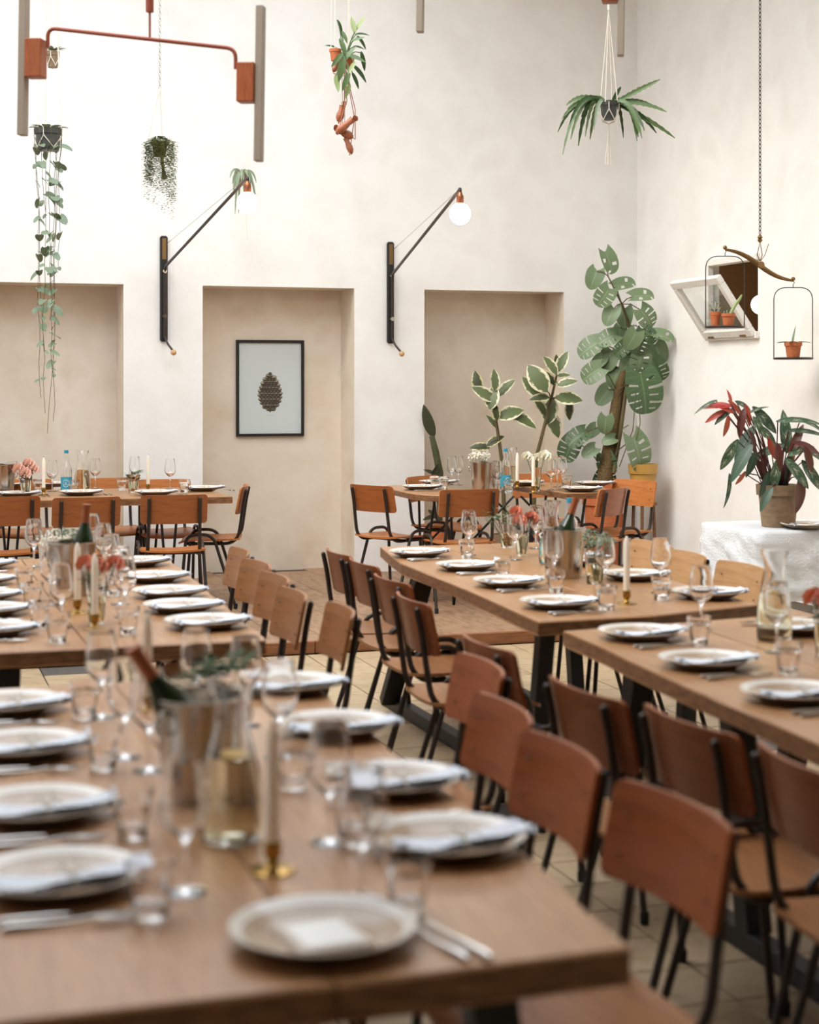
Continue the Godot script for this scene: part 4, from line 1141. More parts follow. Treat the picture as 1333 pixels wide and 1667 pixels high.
	put("wine_bucket", make_bucket, "steel wine bucket on left platform table, cut by the left edge", "bucket", Vector3(0.726, 0.820, -11.252), 0.0, "steel wine buckets")
	# oval table on the platform, right
	a = "oval platform table"
	settings(a, "left end", [Vector3(3.521, 0.820, -10.905), Vector3(3.807, 0.820, -11.401)], -PI / 2)
	settings(a, "right end", [Vector3(4.495, 0.820, -10.392), Vector3(4.827, 0.820, -10.928)], PI / 2)
	settings(a, "far side", [Vector3(4.375, 0.820, -11.146)], PI)
	many("wine_glass", make_wine, "stemmed wine glass", "wine glass", a, "left half", [Vector3(3.881, 0.820, -11.301), Vector3(3.928, 0.820, -11.287), Vector3(3.935, 0.820, -10.502)], "wine glasses")
	many("wine_glass", make_wine, "stemmed wine glass", "wine glass", a, "right half", [Vector3(4.354, 0.820, -10.573), Vector3(4.525, 0.820, -10.875), Vector3(4.585, 0.820, -10.930)], "wine glasses")
	many("tumbler", make_tumbler, "faceted water tumbler", "tumbler", a, "near half", [Vector3(3.939, 0.820, -10.303), Vector3(3.671, 0.820, -10.858), Vector3(3.635, 0.820, -10.940), Vector3(4.533, 0.820, -10.728)], "water tumblers")
	put("wine_bucket", make_bucket, "shiny steel wine bucket on the oval platform table", "bucket", Vector3(3.866, 0.820, -10.590), 2.4, "steel wine buckets")
	bouquet("white gypsophila standing in the oval table's steel bucket", Vector3(3.854, 0.820, -10.594) + Vector3(-0.02, 0.09, 0), "gyp", 0.17)
	put("water_bottle", make_bottle("water"), "blue-capped water bottle beside the oval table's bucket", "bottle", Vector3(4.079, 0.820, -10.729), 0.1)
	put("water_carafe", make_carafe, "water carafe behind the blue-capped bottle, oval platform table", "carafe", Vector3(4.214, 0.820, -10.973), 2.6)
	put("candlestick", make_candle, "white candle before the cream carnations on the oval platform table", "candle", Vector3(4.118, 0.820, -10.312), 0.0, "ivory candles")
	put("candlestick", make_candle, "white candle right of the carafe on the oval platform table", "candle", Vector3(4.230, 0.820, -10.895), 0.0, "ivory candles")
	put("flower_vase|tall", make_vase(0.16, 0.024, 0.036), "slim vase of cream carnations on the oval platform table", "vase", Vector3(4.208, 0.820, -10.483), 0.0)
	bouquet("three cream carnations in the slim vase, oval platform table", Vector3(4.208, 0.820, -10.483), "cream", 0.235)
	put("dinner_plate", make_plate, "cream dinner plate on the white tablecloth of the side table", "plate", Vector3(4.848, 0.748, -8.098) + Vector3(0, 0.003, 0), 0.0, "cream dinner plates")
	put("napkin|false", make_napkin(false), "tied white napkin on the side table's plate", "napkin", Vector3(4.848, 0.748, -8.098) + Vector3(0, 0.003, 0), 0.2, "tied linen napkins")

# ---------------------------------------------------------------- lamps, picture, scales
func wall_lamp(px: float, pivot_y: float, bulb: Vector3, label: String) -> void:
	var o := thing("wall_lamp", label, "lamp", Vector3(px, 2.27, BACK), 0.0, "swing-arm wall lamps")
	var at := o.position
	var b := MB.new()
	b.box(Vector3(0.058, 0.80, 0.035), Vector3(0, 0, 0.018), 0.012)
	mesh("wall_post", b.done(M.black), o)
	b = MB.new()
	b.box(Vector3(0.03, 0.16, 0.004), Vector3(0, 0.30, 0.037), 0.001)
	mesh("brass_plate", b.done(M.old_brass), o)
	var piv := Vector3(px, pivot_y, BACK + 0.07)
	var head := bulb + Vector3(0, 0.135, 0)
	var flat := Vector3(head.x - piv.x, 0, head.z - piv.z).normalized()
	b = MB.new()
	var foot := Vector3(px, 1.90, BACK + 0.07)
	b.tube(bend([foot, piv, head - flat * 0.05 + Vector3(0, 0.015, 0), head + Vector3(0, 0.03, 0), head], 0.05, 5).map(func(q): return q - at), 0.011, 10)
	mesh("arm", b.done(M.tube), o)
	b = MB.new()
	b.tube(bend([foot + Vector3(0, 0.01, 0), foot + Vector3(0.01, -0.04, 0.03), foot + Vector3(0.05, -0.105, 0.08)], 0.03, 4).map(func(q): return q - at), 0.008, 8)
	var hd := mesh("handle", b.done(M.tube), o)
	b = MB.new()
	b.ball(Vector3.ONE * 0.022, foot + Vector3(0.052, -0.115, 0.083) - at, 10, 14)
	mesh("knob", b.done(M.knob), hd)
	b = MB.new()
	for y in [2.40, 2.06]: b.tube([Vector3(0, y - at.y, 0.03), Vector3(0, y - at.y, 0.082)], 0.016, 10)
	mesh("bracket", b.done(M.satin), o)
	b = MB.new()
	b.tube([Vector3(px + 0.01, 2.60, BACK + 0.04) - at, head - flat * 0.10 + Vector3(0, 0.02, 0) - at], 0.0022, 5)
	mesh("stay_wire", b.done(M.satin), o)
	b = MB.new()
	b.lathe([Vector2(0.0, 0.062), Vector2(0.020, 0.062), Vector2(0.024, 0.072), Vector2(0.024, 0.112), Vector2(0.017, 0.125), Vector2(0.012, 0.14), Vector2(0.0, 0.141)], 18, Transform3D(Basis(), bulb - at))
	mesh("socket", b.done(M.copper), o)
	b = MB.new()
	b.ball(Vector3(0.070, 0.072, 0.070), bulb - at, 16, 24)
	mesh("bulb", b.done(M.lamp), o)
	var l := OmniLight3D.new()
	l.name = "bulb_light"
	l.light_energy = 0.25
	l.light_color = c8(255, 236, 208)
	l.light_size = 0.06
	l.omni_range = 20.0
	l.omni_attenuation = 2.0
	l.shadow_enabled = true
	l.position = bulb - at
	o.add_child(l)
func chain_links(p: Vector3, q: Vector3, n: int, r := 0.0022) -> MB:
	var b := MB.new()
	var step := (q - p) / n
	var half := step.length() * 0.62
	for k in n:
		var c := p + step * (k + 0.5)
		var s := (Vector3(0.3, 0, 1) if k % 2 else Vector3(1, 0, -0.3)).normalized() * half * 0.5
		var ring := []
		for i in 9:
			var a := TAU * i / 8.0
			ring.append(c + s * cos(a) + step.normalized() * half * sin(a))
		b.tube(ring, r, 5, false)
	return b
func mobile(l: Vector3, r: Vector3, drop_l: float, drop_r: float, stem_t: float, label: String) -> void:    # l, r: tops of the two wooden blocks
	var o := thing("pendant_mobile", label, "pendant lamp", (l + r) / 2.0, 0.0, "copper-armed pendant mobiles")
	var at := o.position
	var ax := (r - l).normalized()
	var b := MB.new()
	var yl := Vector3(0, 0.055, 0)
	b.tube(bend([l + ax * 0.055 - Vector3(0, 0.03, 0), l + ax * 0.055 + yl, r - ax * 0.05 + yl, r - ax * 0.05 - Vector3(0, 0.03, 0)], 0.07, 6).map(func(q): return q - at), 0.0085, 10)
	mesh("arm", b.done(M.rust), o)
	b = MB.new()
	var st := (l + yl).lerp(r + yl, stem_t)
	b.tube([st - at, Vector3(st.x, 5.5, st.z) - at], 0.005, 8)
	b.tube([st + Vector3(0, 0.115, 0) - at, st + Vector3(0, 0.17, 0) - at], 0.017, 12)
	mesh("rod", b.done(M.rust), o)
	var i := 0
	for p in [l, r]:
		var s := -1.0 if i == 0 else 1.0
		b = MB.new()
		var fw := ax.cross(Vector3.UP).normalized()
		var bs := Basis(Vector3.UP.cross(fw), Vector3.UP, fw).rotated(fw, -0.015)
		b.box(Vector3(0.075, 0.165, 0.075), p + Vector3(0, -0.083, 0) - at, 0.004, bs)
		mesh("wooden_block", b.done(M.cherry), o)
		b = MB.new()
		var drop: float = drop_l if i == 0 else drop_r
		b.box(Vector3(0.033, 0.65, 0.05), p + ax * s * 0.055 + Vector3(0, 0.325 - drop, 0) - at, 0.003, bs)
		mesh("light_bar", b.done(M.taupe), o)
		i += 1
func pine_print() -> StandardMaterial3D:
	var im := Image.create(200, 290, false, Image.FORMAT_RGB8)
	var paper := c8(206, 216, 214)
	im.fill(paper)
	var f := noise(0.09, 3, 8)
	for row in range(17, -1, -1):           # scales from the top row down, each overlapping the one above
		var t := row / 17.0
		var y := 108.0 + (1.0 - t) * 104.0
		var half := 30.0 * sin(PI * clampf(0.10 + 0.80 * t, 0, 1)) * (0.85 if t > 0.5 else 1.0) + 3.0
		var n := int(2 + half / 6.5)
		y = 212.0 - 104.0 * (1.0 - t) if false else 104.0 + t * 108.0
		half = 32.0 * pow(sin(PI * pow(clampf(t * 0.93 + 0.04, 0, 1), 1.25)), 0.7) + 2.0
		n = int(2 + half / 7.0)
		for k in n:
			var cx := 100.0 + (k - (n - 1) / 2.0) / maxf(1.0, (n - 1) / 2.0) * half * 0.86 + (3.0 if row % 2 else -2.0)
			for dy in range(-8, 9):
				for dx in range(-9, 10):
					var q := Vector2(dx / 9.0, dy / 6.5)
					var e: float = q.length()
					if e > 1.0: continue
					var x := int(cx + dx)
					var yy := int(y + dy)
					var tone := c8(70, 60, 46)
					if q.y < 0.1 and e < 0.86: tone = c8(206, 196, 170)
					if q.y < -0.5: tone = c8(168, 156, 130)
					if e > 0.86: tone = c8(44, 38, 30)
					tone = tone.lerp(c8(40, 36, 28), clampf(0.05 + f.get_noise_2d(x * 3.0, yy * 3.0), 0, 0.5))
					if x > 0 and x < 200 and yy > 0 and yy < 290: im.set_pixel(x, yy, tone)
	for x in range(96, 105):
		for y in range(94, 104): im.set_pixel(x, y, c8(70, 60, 46))
		for y in range(212, 222): 
			if absi(x - 100) < 3: im.set_pixel(x, y, c8(60, 52, 40))
	for x in range(88, 113):
		if (x * 7) % 5 != 0: im.set_pixel(x, 232, c8(150, 156, 154))
	var m := plain(Color.WHITE, 0.5)
	m.albedo_texture = ImageTexture.create_from_image(im)
	return m
func lamps_and_pictures() -> void:
	M.copper = plain(c8(150, 92, 66), 0.3, 0.8)
	wall_lamp(2.0, 2.43, Vector3(2.242, 2.730, -10.617), "black swing-arm wall lamp left of the pine cone picture, globe bulb lit")
	wall_lamp(3.79, 2.41, Vector3(3.562, 2.658, -10.201), "black swing-arm wall lamp on the pier beside the right niche, bulb lit")
	mobile(Vector3(0.609, 3.025, -7.253), Vector3(1.441, 2.894, -6.833), 0.418, 0.405, 0.545, "copper pendant mobile with wooden blocks, whole arm in view at top left")
	mobile(Vector3(2.540, 3.680, -7.692), Vector3(3.307, 3.543, -7.293), 0.42, 0.415, 0.5, "copper pendant mobile of which only bar ends show, top centre")
	# pine cone picture in the middle niche
	var c := Vector3(2.912, 1.516, -12.940)
	var o := thing("framed_picture", "black-framed print of a single pine cone hanging in the niche", "picture", Vector3(c.x, c.y, c.z + 0.002))
	var b := MB.new()
	for s in [-1.0, 1.0]:
		b.box(Vector3(0.022, 0.765, 0.03), Vector3(s * 0.264, 0, 0.016), 0.002)
		b.box(Vector3(0.506, 0.022, 0.03), Vector3(0, s * 0.3715, 0.016), 0.002)
	mesh("frame", b.done(M.black), o)
	b = MB.new()
	var k := b.v.size()
	b.box(Vector3(0.51, 0.725, 0.008), Vector3(0, 0, 0.006), 0.001)
	mesh("mount", b.done(M.white), o)
	var q := QuadMesh.new()
	q.size = Vector2(0.50, 0.715)
	q.material = pine_print()
	mesh("print", q, o, Vector3(0, 0, 0.0105))
	# old balance hung from a long chain, a potted cactus or two on each tray
	var piv := Vector3(5.474, 2.337, -9.703)
	var el := Vector3(5.255, 2.434, -9.772)
	var er := Vector3(5.682, 2.228, -9.637)
	o = thing("hanging_balance", "old brass balance beam hanging on a chain with two wire-framed trays", "scales", piv)
	b = MB.new()
	var bp := []
	var br := []
	for i in 13:
		var t := i / 12.0
		bp.append(el.lerp(er, t) + Vector3(0, 0.02 * sin(t * TAU), 0) - piv)
		br.append(0.008 + 0.009 * sin(PI * t))
	b.tube(bp, br, 10)
	for e in [el, er]: b.ball(Vector3.ONE * 0.014, e - piv + Vector3(0, 0.012, 0), 8, 10)
	b.lathe([Vector2(0.0, -0.012), Vector2(0.022, -0.010), Vector2(0.022, 0.010), Vector2(0.0, 0.012)], 18, Transform3D(Basis(Vector3(1, 0, 0), PI / 2), Vector3(0, -0.005, 0.012)))
	mesh("beam", b.done(M.old_brass), o)
	b = MB.new()
	b.tube([Vector3(0, 0.02, 0), Vector3(-0.021, 0.06, 0), Vector3(-0.012, 0.10, 0), Vector3(0, 0.145, 0), Vector3(0.010, 0.10, 0), Vector3(0.016, 0.06, 0), Vector3(0, 0.02, 0)], 0.003, 6)
	b.tube([Vector3(0.004, 0.02, 0), Vector3(0.035, 0.06, 0), Vector3(0.064, 0.135, 0)], 0.0025, 6)
	b.lathe([Vector2(0.0, 0.14), Vector2(0.010, 0.145), Vector2(0.018, 0.16), Vector2(0.010, 0.166), Vector2(0.018, 0.175), Vector2(0.009, 0.19), Vector2(0.0, 0.20)], 12)
	mesh("shackle", b.done(M.old_brass), o)
	mesh("chain", chain_links(Vector3(0, 0.195, 0), Vector3(0, 5.5 - piv.y, 0), 110, 0.0026).done(M.tube), o)
	var right := Vector3(0.9537, 0, 0.3007)
	for e in [[el, 0.465], [er, 0.465]]:
		var top: Vector3 = e[0] - piv + Vector3(0, -0.045, 0)
		var tray := MB.new()
		var ty: float = top.y - e[1] + 0.0
		tray.lathe([Vector2(0.0, -0.008), Vector2(0.127, -0.008), Vector2(0.131, 0.0), Vector2(0.126, 0.006), Vector2(0.0, 0.004)], 30, Transform3D(Basis(), Vector3(top.x, ty, top.z)))
		var tr := mesh("tray", tray.done(M.tube), o)
		var w := MB.new()
		w.tube(bend([Vector3(top.x, ty, top.z) - right * 0.127, top - right * 0.127, top + right * 0.127, Vector3(top.x, ty, top.z) + right * 0.127], 0.085, 8), 0.0032, 8)
		w.tube([top, top + Vector3(0, 0.02, 0), top + right * 0.008 + Vector3(0, 0.032, 0), top + Vector3(0, 0.044, 0)], 0.0025, 6)
		mesh("wire_hoop", w.done(M.tube), tr)
	var yl := el.y - 0.045 - 0.465 + 0.006
	var yr := er.y - 0.045 - 0.465 + 0.006
	small_pot(Vector3(el.x, yl, el.z) - right * 0.055 + Vector3(0, 0, -0.02), 0.095, 0.036, "jade", "small terracotta pot of frosted rosettes on the balance's upper tray")
	small_pot(Vector3(el.x, yl, el.z) + right * 0.012 + Vector3(0, 0, 0.02), 0.082, 0.046, "cactus", "terracotta pot with leaning finger cactus on balance's upper tray")
	small_pot(Vector3(er.x, yr, er.z), 0.10, 0.057, "aloe", "terracotta pot of spiky aloe on the balance's lower tray")
	b = MB.new()
	b.ball(Vector3.ONE * 0.075, Vector3.ZERO, 12, 18)
	o = thing("globe_lamp", "lit white globe lamp inside the dark opening of the little window", "lamp", Vector3(6.450, 2.163, -11.423))
	mesh("globe", b.done(M.lamp), o)
	b = MB.new()
	b.tube([Vector3(0, 0.07, 0), Vector3(0, 3.36 - o.position.y, 0)], 0.006, 6)
	mesh("cord", b.done(M.black), o)
	var gl := OmniLight3D.new()
	gl.name = "globe_light"
	gl.light_energy = 0.12
	gl.light_color = c8(255, 226, 186)
	gl.light_size = 0.07
	gl.omni_range = 12.0
	gl.omni_attenuation = 2.0
	gl.shadow_enabled = true
	o.add_child(gl)
func pot_shape(h: float, r: float, base := 0.72) -> MB:
	var b := MB.new()
	b.lathe([Vector2(0.0, 0.0), Vector2(r * base, 0.0), Vector2(r * 0.90, h * 0.74), Vector2(r, h * 0.75), Vector2(r * 1.03, h), Vector2(r * 0.93, h), Vector2(r * 0.90, h * 0.86), Vector2(0.0, h * 0.86)], 28)
	return b
func small_pot(at: Vector3, h: float, r: float, kind: String, label: String) -> void:
	var o := thing("potted_succulent", label, "plant", at)
	mesh("pot", pot_shape(h, r).done(M.terracotta), o)
	var b := MB.new()
	b.lathe([Vector2(r * 0.88, h * 0.88), Vector2(0, h * 0.9)], 16)
	mesh("soil", b.done(M.soil), o)
	if kind == "aloe":
		for k in 9:
			var a := k * 2.4
			b = MB.new()
			b.leaf(Vector3(0, h * 0.88, 0), Vector3(cos(a), 0.35 if k else 6.0, sin(a)), Vector3(-cos(a) * 0.3, 1, -sin(a) * 0.3), 0.125, 0.03, 0.5 if k else 0.0, 0.5, 0.35, 6)
			mesh("leaf", b.done(M.grey_green), o)
	elif kind == "cactus":
		b = MB.new()
		b.tube([Vector3(0.01, h * 0.85, 0), Vector3(0.045, h + 0.05, 0), Vector3(0.085, h + 0.10, 0), Vector3(0.10, h + 0.125, 0)], [0.011, 0.012, 0.010, 0.004], 10)
		mesh("stem", b.done(M.pale_green), o)
		b = MB.new()
		for k in 9: b.ball(Vector3.ONE * 0.007, Vector3(-0.015 + 0.012 * sin(k * 2.1), h + 0.005 * (k % 4), 0.012 * cos(k * 2.1)), 5, 8)
		mesh("offset", b.done(M.grey_green), o)
	else:
		for k in 12:
			var c := Vector3(0.028 * sin(k * 2.4), h + 0.012 + 0.014 * (k % 5), 0.022 * cos(k * 1.7))
			b = MB.new()
			b.tube([Vector3(0, h * 0.85, 0), c], 0.002, 5)
			for j in 6: b.leaf(c, Vector3(cos(j * 1.05), 0.3, sin(j * 1.05)), Vector3.UP, 0.017, 0.012, 0.1, 0.1, 0.7, 4)
			mesh("rosette", b.done(M.petal_cream if k % 2 else M.grey_green), o)

# ---------------------------------------------------------------- plants
var rt := Vector3(0.9537, 0, 0.3007)      # along the picture's width
var toward := Vector3(-0.3007, 0, 0.9537) # out of the picture
func blade(parent: Node3D, m: Mesh, at: Vector3, dir: Vector3, up: Vector3, s: float, called := "leaf") -> void:
	var d := dir.normalized()
	var x := d.cross(up).normalized()
	var o := mesh(called, m, parent)
	o.transform = Transform3D(Basis(x * s, x.cross(d) * s, -d * s), at)
func leaf_mesh(mat: Material, W: float, droop: float, fold: float, shape: float, heart := 0.0, notch := 0, steps := 10) -> ArrayMesh:   # unit length along -z, upper side +y
	var b := MB.new()
	b.leaf(Vector3.ZERO, Vector3.FORWARD, Vector3.UP, 1.0, W, droop, fold, shape, steps, heart, notch)
	return b.done(mat)
func screen_dir(deg: float, out: float) -> Vector3:     # 0 to the right, 90 down, leaning «out» of the wall
	return (rt * cos(deg_to_rad(deg)) + Vector3.DOWN * sin(deg_to_rad(deg)) + toward * out).normalized()
func leaves(o: Node3D, base: Vector3, list: Array, meshes: Array, px: float, stem_at, stem_mat: Material, normal_out := 0.75) -> void:
	# list rows: [middle of the leaf, length in px, screen angle of the tip, which mesh]
	var st := MB.new()
	for r in list:
		var L: float = r[1] / px * (0.88 if meshes.size() == 4 else 1.14 if meshes.size() == 5 else 1.0)
		var d := screen_dir(r[2], rng.randf_range(-0.05, 0.35))
		var nrm := (toward * normal_out + Vector3.UP * 0.55 + rt * rng.randf_range(-0.45, 0.45)).normalized()
		var a: Vector3 = r[0] - d * L * 0.5
		blade(o, meshes[r[3]], a - base, d, nrm, L)
		if stem_at != null:
			var s: Vector3 = stem_at.call(a)
			st.tube([s - base, s.lerp(a, 0.5) + Vector3(0, (a - s).length() * 0.12, 0) - base, a + d * 0.01 - base], 0.0045 if px < 260 else 0.0035, 5)
	if st.v.size(): mesh("petiole", st.done(stem_mat), o)
func cords(parent: Node3D, hook: Vector3, ring: Vector3, r: float, n: int, thick := 0.004, phase := 0.4) -> void:
	for k in n:
		var b := MB.new()
		var a := TAU * k / n + phase
		b.tube([hook, ring + Vector3(cos(a) * r, 0, sin(a) * r)], thick, 5)
		mesh("cord", b.done(M.rope), parent)
func macrame(parent: Node3D, r: float, h: float) -> void:      # knotted net under a hung pot whose rim is at y = 0
	var b := MB.new()
	for k in 4:
		var a := TAU * k / 4 + 0.4
		var a2 := a + TAU / 8
		for s in [-1.0, 1.0]:
			var e: float = a + s * TAU / 8
			b.tube([Vector3(cos(a) * r * 1.05, 0, sin(a) * r * 1.05), Vector3(cos(a) * r * 1.03, -h * 0.35, sin(a) * r * 1.03), Vector3(cos(e) * r * 0.85, -h * 0.9, sin(e) * r * 0.85), Vector3(0, -h * 1.06, 0)], 0.0035, 5)
	mesh("net", b.done(M.rope), parent)
func plants() -> void:
	# string of hearts trailing from a dark pot, far left
	var base := Vector3(1.003, 3.210, -11.008)
	var o := thing("hanging_plant", "dark hanging pot at left with long vines of spotted heart leaves trailing down", "plant", base)
	var p := pot_shape(0.14, 0.088, 0.82)
	var b := MB.new()
	b.add(p, Transform3D(Basis(), Vector3(0, -0.14, 0)))
	mesh("pot", b.done(M.dark_pot), o)
	cords(o, Vector3(0, 5.4 - base.y, 0), Vector3.ZERO, 0.088, 3)
	macrame(o, 0.09, 0.14)
	var hm := [leaf_mesh(M.hearts, 0.85, 0.35, 0.15, 0.5, 0.7), leaf_mesh(M.hearts, 0.7, 0.6, 0.2, 0.5, 0.7), leaf_mesh(M.grey_green, 0.8, 0.4, 0.2, 0.5, 0.7)]
	var lens := [1.98, 1.85, 1.6, 1.25, 1.75, 0.9, 1.45, 0.55, 1.9]
	for k in 9:
		var a := k * 2.4 + 0.5
		var path := []
		var x := Vector3(cos(a) * 0.09, 0.0, sin(a) * 0.09)
		var n := int(lens[k] * 9.0)
		path.append(x * 0.8)
		path.append(x + Vector3(0, 0.012, 0))
		for i in n:
			x += Vector3(rng.randf_range(-0.012, 0.012) - x.x * 0.05, -lens[k] / n, rng.randf_range(-0.012, 0.012))
			path.append(x)
		b = MB.new()
		b.tube(path, 0.0018, 5)
		var vine := mesh("vine", b.done(M.stem), o)
		for i in range(2, path.size()):
			var t := float(i) / path.size()
			if rng.randf() < (0.92 if t < 0.75 else 0.4):
				var e := rng.randf() * TAU
				blade(vine, hm[rng.randi() % 3], path[i], Vector3(cos(e), rng.randf_range(-0.9, -0.1), sin(e)), Vector3(cos(e) * 0.6, 1, sin(e) * 0.6) + toward * 0.8, rng.randf_range(0.045, 0.082) * (1.0 if t < 0.75 else 0.6))
	for k in 7:
		var a := k * 0.9
		blade(o, hm[2], Vector3(cos(a) * 0.06, 0.005, sin(a) * 0.06), Vector3(cos(a), 0.3, sin(a)), Vector3.UP, 0.07)
	# basket of fine beaded stems on a bead chain
	base = Vector3(1.728, 3.167, -10.989)
	o = thing("hanging_plant", "hanging basket of fine beady trailing stems, left of the first wall lamp", "plant", base)
	b = MB.new()
	b.add(pot_shape(0.10, 0.055, 0.7), Transform3D(Basis(), Vector3(0, -0.11, 0)))
	mesh("pot", b.done(M.bark), o)
	mesh("chain", chain_links(Vector3(0, 0.34, 0), Vector3(0, 5.5 - base.y, 0), 90, 0.0022).done(M.satin), o)
	cords(o, Vector3(0, 0.345, 0), Vector3.ZERO, 0.08, 4, 0.003)
	b = MB.new()
	var tail := MB.new()
	tail.tube([Vector3(0.01, -0.10, 0.02), Vector3(0.02, -0.2, 0.02), Vector3(0.03, -0.26, 0.02)], [0.012, 0.01, 0.022], 8)
	mesh("knot", tail.done(M.clay), o)
	for k in 110:
		var a := k * 2.4
		var L := 0.16 + 0.30 * fposmod(k * 0.618, 1.0) + (0.12 if k % 9 == 0 else 0.0)
		var r := 0.066 + 0.04 * fposmod(k * 0.37, 1.0)
		var x := Vector3(cos(a) * r * 0.5, 0.02, sin(a) * r * 0.5)
		for i in int(L * 90):
			var t := i / (L * 90)
			x = Vector3(cos(a) * r * minf(1.0, 0.15 + t * L * 22.0), 0.025 - t * L, sin(a) * r * minf(1.0, 0.15 + t * L * 22.0)) + Vector3(rng.randf_range(-1, 1), 0, rng.randf_range(-1, 1)) * 0.008
			var e := rng.randf() * TAU
			b.leaf(x, Vector3(cos(e), -0.2, sin(e)), Vector3.UP, 0.024, 0.013, 0.0, 0.2, 0.7, 2)
	mesh("foliage", b.done(M.pearl), o).set_meta("kind", "stuff")
	# little pot in a net behind the pendant's left block
	base = Vector3(1.090, 3.834, -11.609)
	o = thing("hanging_plant", "small pale pot in a knotted net behind the pendant's left block", "plant", base)
	b = MB.new()
	b.add(pot_shape(0.11, 0.045, 0.7), Transform3D(Basis(), Vector3(0, -0.11, 0)))
	mesh("pot", b.done(M.clay), o)
	macrame(o, 0.046, 0.11)
	cords(o, Vector3(0, 5.4 - base.y, 0), Vector3.ZERO, 0.045, 3, 0.003)
	var am := leaf_mesh(M.grey_green, 0.25, 0.6, 0.3, 0.5)
	for k in 9: blade(o, am, Vector3.ZERO, Vector3(cos(k * 2.4), 0.6, sin(k * 2.4)), Vector3(-cos(k * 2.4), 1, -sin(k * 2.4)), 0.10)
	# spidery air plant hung behind the first bulb
	base = Vector3(2.433, 3.035, -11.710)
	o = thing("hanging_plant", "grey spidery plant in a brown cup hanging behind the left bulb", "plant", base)
	b = MB.new()
	b.add(pot_shape(0.075, 0.042, 0.6), Transform3D(Basis(), Vector3(0, -0.04, 0)))
	mesh("pot", b.done(M.clay), o)
	cords(o, Vector3(0, 5.4 - base.y, 0), Vector3(0, 0.03, 0), 0.04, 2, 0.002)
	b = MB.new()
	b.tube([Vector3(0.02, -0.04, 0), Vector3(0.025, -0.25, 0), Vector3(0.03, -0.45, 0)], [0.004, 0.004, 0.008], 6)
	mesh("tassel", b.done(M.rope), o)
	for k in 22:
		var a := k * 2.4
		var d := Vector3(cos(a), 0.7, sin(a)) * rng.randf_range(0.06, 0.11)
		var path := []
		var dn := rng.randf_range(0.08, 0.2) if k % 5 else 0.34
		for i in 11: path.append(Vector3(0, 0.03, 0) + d * (i / 10.0) * (1.5 - 0.5 * i / 10.0) + Vector3.DOWN * dn * pow(i / 10.0, 2.0))
		b = MB.new()
		b.ribbon(path, toward, 0.018)
		mesh("leaf", b.done(M.grey_green), o)
	# pitcher plant in two little terracotta pots
	base = Vector3(2.634, 3.524, -9.655)
	o = thing("hanging_pitcher_plant", "hanging pitcher plant with brown pitchers dangling below terracotta pots, top centre", "plant", base)
	for k in [[-0.058, 0.0, 0.036], [0.03, -0.045, 0.030]]:
		b = MB.new()
		b.add(pot_shape(0.07, k[2], 0.7), Transform3D(Basis(), Vector3(k[0], k[1] - 0.03, 0)))
		mesh("pot", b.done(M.terracotta), o)
	for k in [[-0.085, -0.06], [0.02, 0.028]]:
		for e in k:
			b = MB.new()
			b.tube([Vector3(e, 0.02, 0), Vector3(e * 0.4 + (-0.03 if k[0] < 0 else 0.03), 5.4 - base.y, 0)], 0.0028, 5)
			mesh("cord", b.done(M.rope), o)
	b = MB.new()
	b.tube([Vector3(-0.02, -0.05, 0.01), Vector3(-0.015, -0.4, 0.0)], 0.004, 5)
	b.tube([Vector3(0.0, -0.05, 0.01), Vector3(0.0, -0.4, 0.0)], 0.004, 5)
	mesh("cord", b.done(M.rope), o)
	var nm := [leaf_mesh(M.green, 0.28, 0.5, 0.2, 0.55), leaf_mesh(M.dark_green, 0.22, 0.8, 0.2, 0.55), leaf_mesh(M.pale_green, 0.3, 0.2, 0.2, 0.55)]
	leaves(o, base, [
		[Vector3(2.684, 3.717, -9.639), 30, -100, 2], [Vector3(2.726, 3.731, -9.626), 28, -60, 2], [Vector3(2.737, 3.669, -9.622), 26, -15, 1], [Vector3(2.740, 3.613, -9.621), 28, 45, 1], [Vector3(2.699, 3.625, -9.582), 22, -25, 0], [Vector3(2.638, 3.643, -9.654), 24, 60, 0],
		[Vector3(2.617, 3.698, -9.660), 30, 60, 1], [Vector3(2.618, 3.566, -9.608), 36, 65, 0], [Vector3(2.719, 3.587, -9.628), 20, 0, 1], [Vector3(2.553, 3.594, -9.680), 20, 205, 1], [Vector3(2.563, 3.486, -9.572), 30, 130, 0], [Vector3(2.591, 3.438, -9.564), 46, 95, 0], [Vector3(2.615, 3.358, -9.556), 34, 110, 0], [Vector3(2.639, 3.308, -9.601), 26, 105, 2],
		[Vector3(2.579, 3.356, -9.620), 32, 80, 2], [Vector3(2.688, 3.514, -9.585), 36, 10, 0], [Vector3(2.744, 3.494, -9.620), 34, 75, 1], [Vector3(2.730, 3.431, -9.625), 38, 40, 1], [Vector3(2.702, 3.383, -9.634), 30, 60, 1], [Vector3(2.647, 3.438, -9.546), 24, 120, 2], [Vector3(2.641, 3.534, -9.569), 30, -60, 0]],
		nm, 270.0, func(a): return base + Vector3(0, 0.0, 0) + (a - base) * 0.3, M.green)
	for k in [[Vector3(2.610, 3.176, -9.662), 0.10, 0.024, Vector3(0.25, 1, 0)], [Vector3(2.618, 3.094, -9.608), 0.13, 0.026, Vector3(0.9, 0.75, 0)], [Vector3(2.641, 3.057, -9.652), 0.10, 0.027, Vector3(-0.85, 0.45, 0.1)], [Vector3(2.659, 2.983, -9.647), 0.10, 0.021, Vector3(-0.4, 1, 0)], [Vector3(2.581, 3.457, -9.671), 0.06, 0.017, Vector3(0.5, 1, 0)]]:
		b = MB.new()
		var yv: Vector3 = (rt * k[3].x + Vector3.UP * k[3].y + toward * k[3].z).normalized()
		var xv: Vector3 = yv.cross(toward).normalized()
		var h: float = k[1]
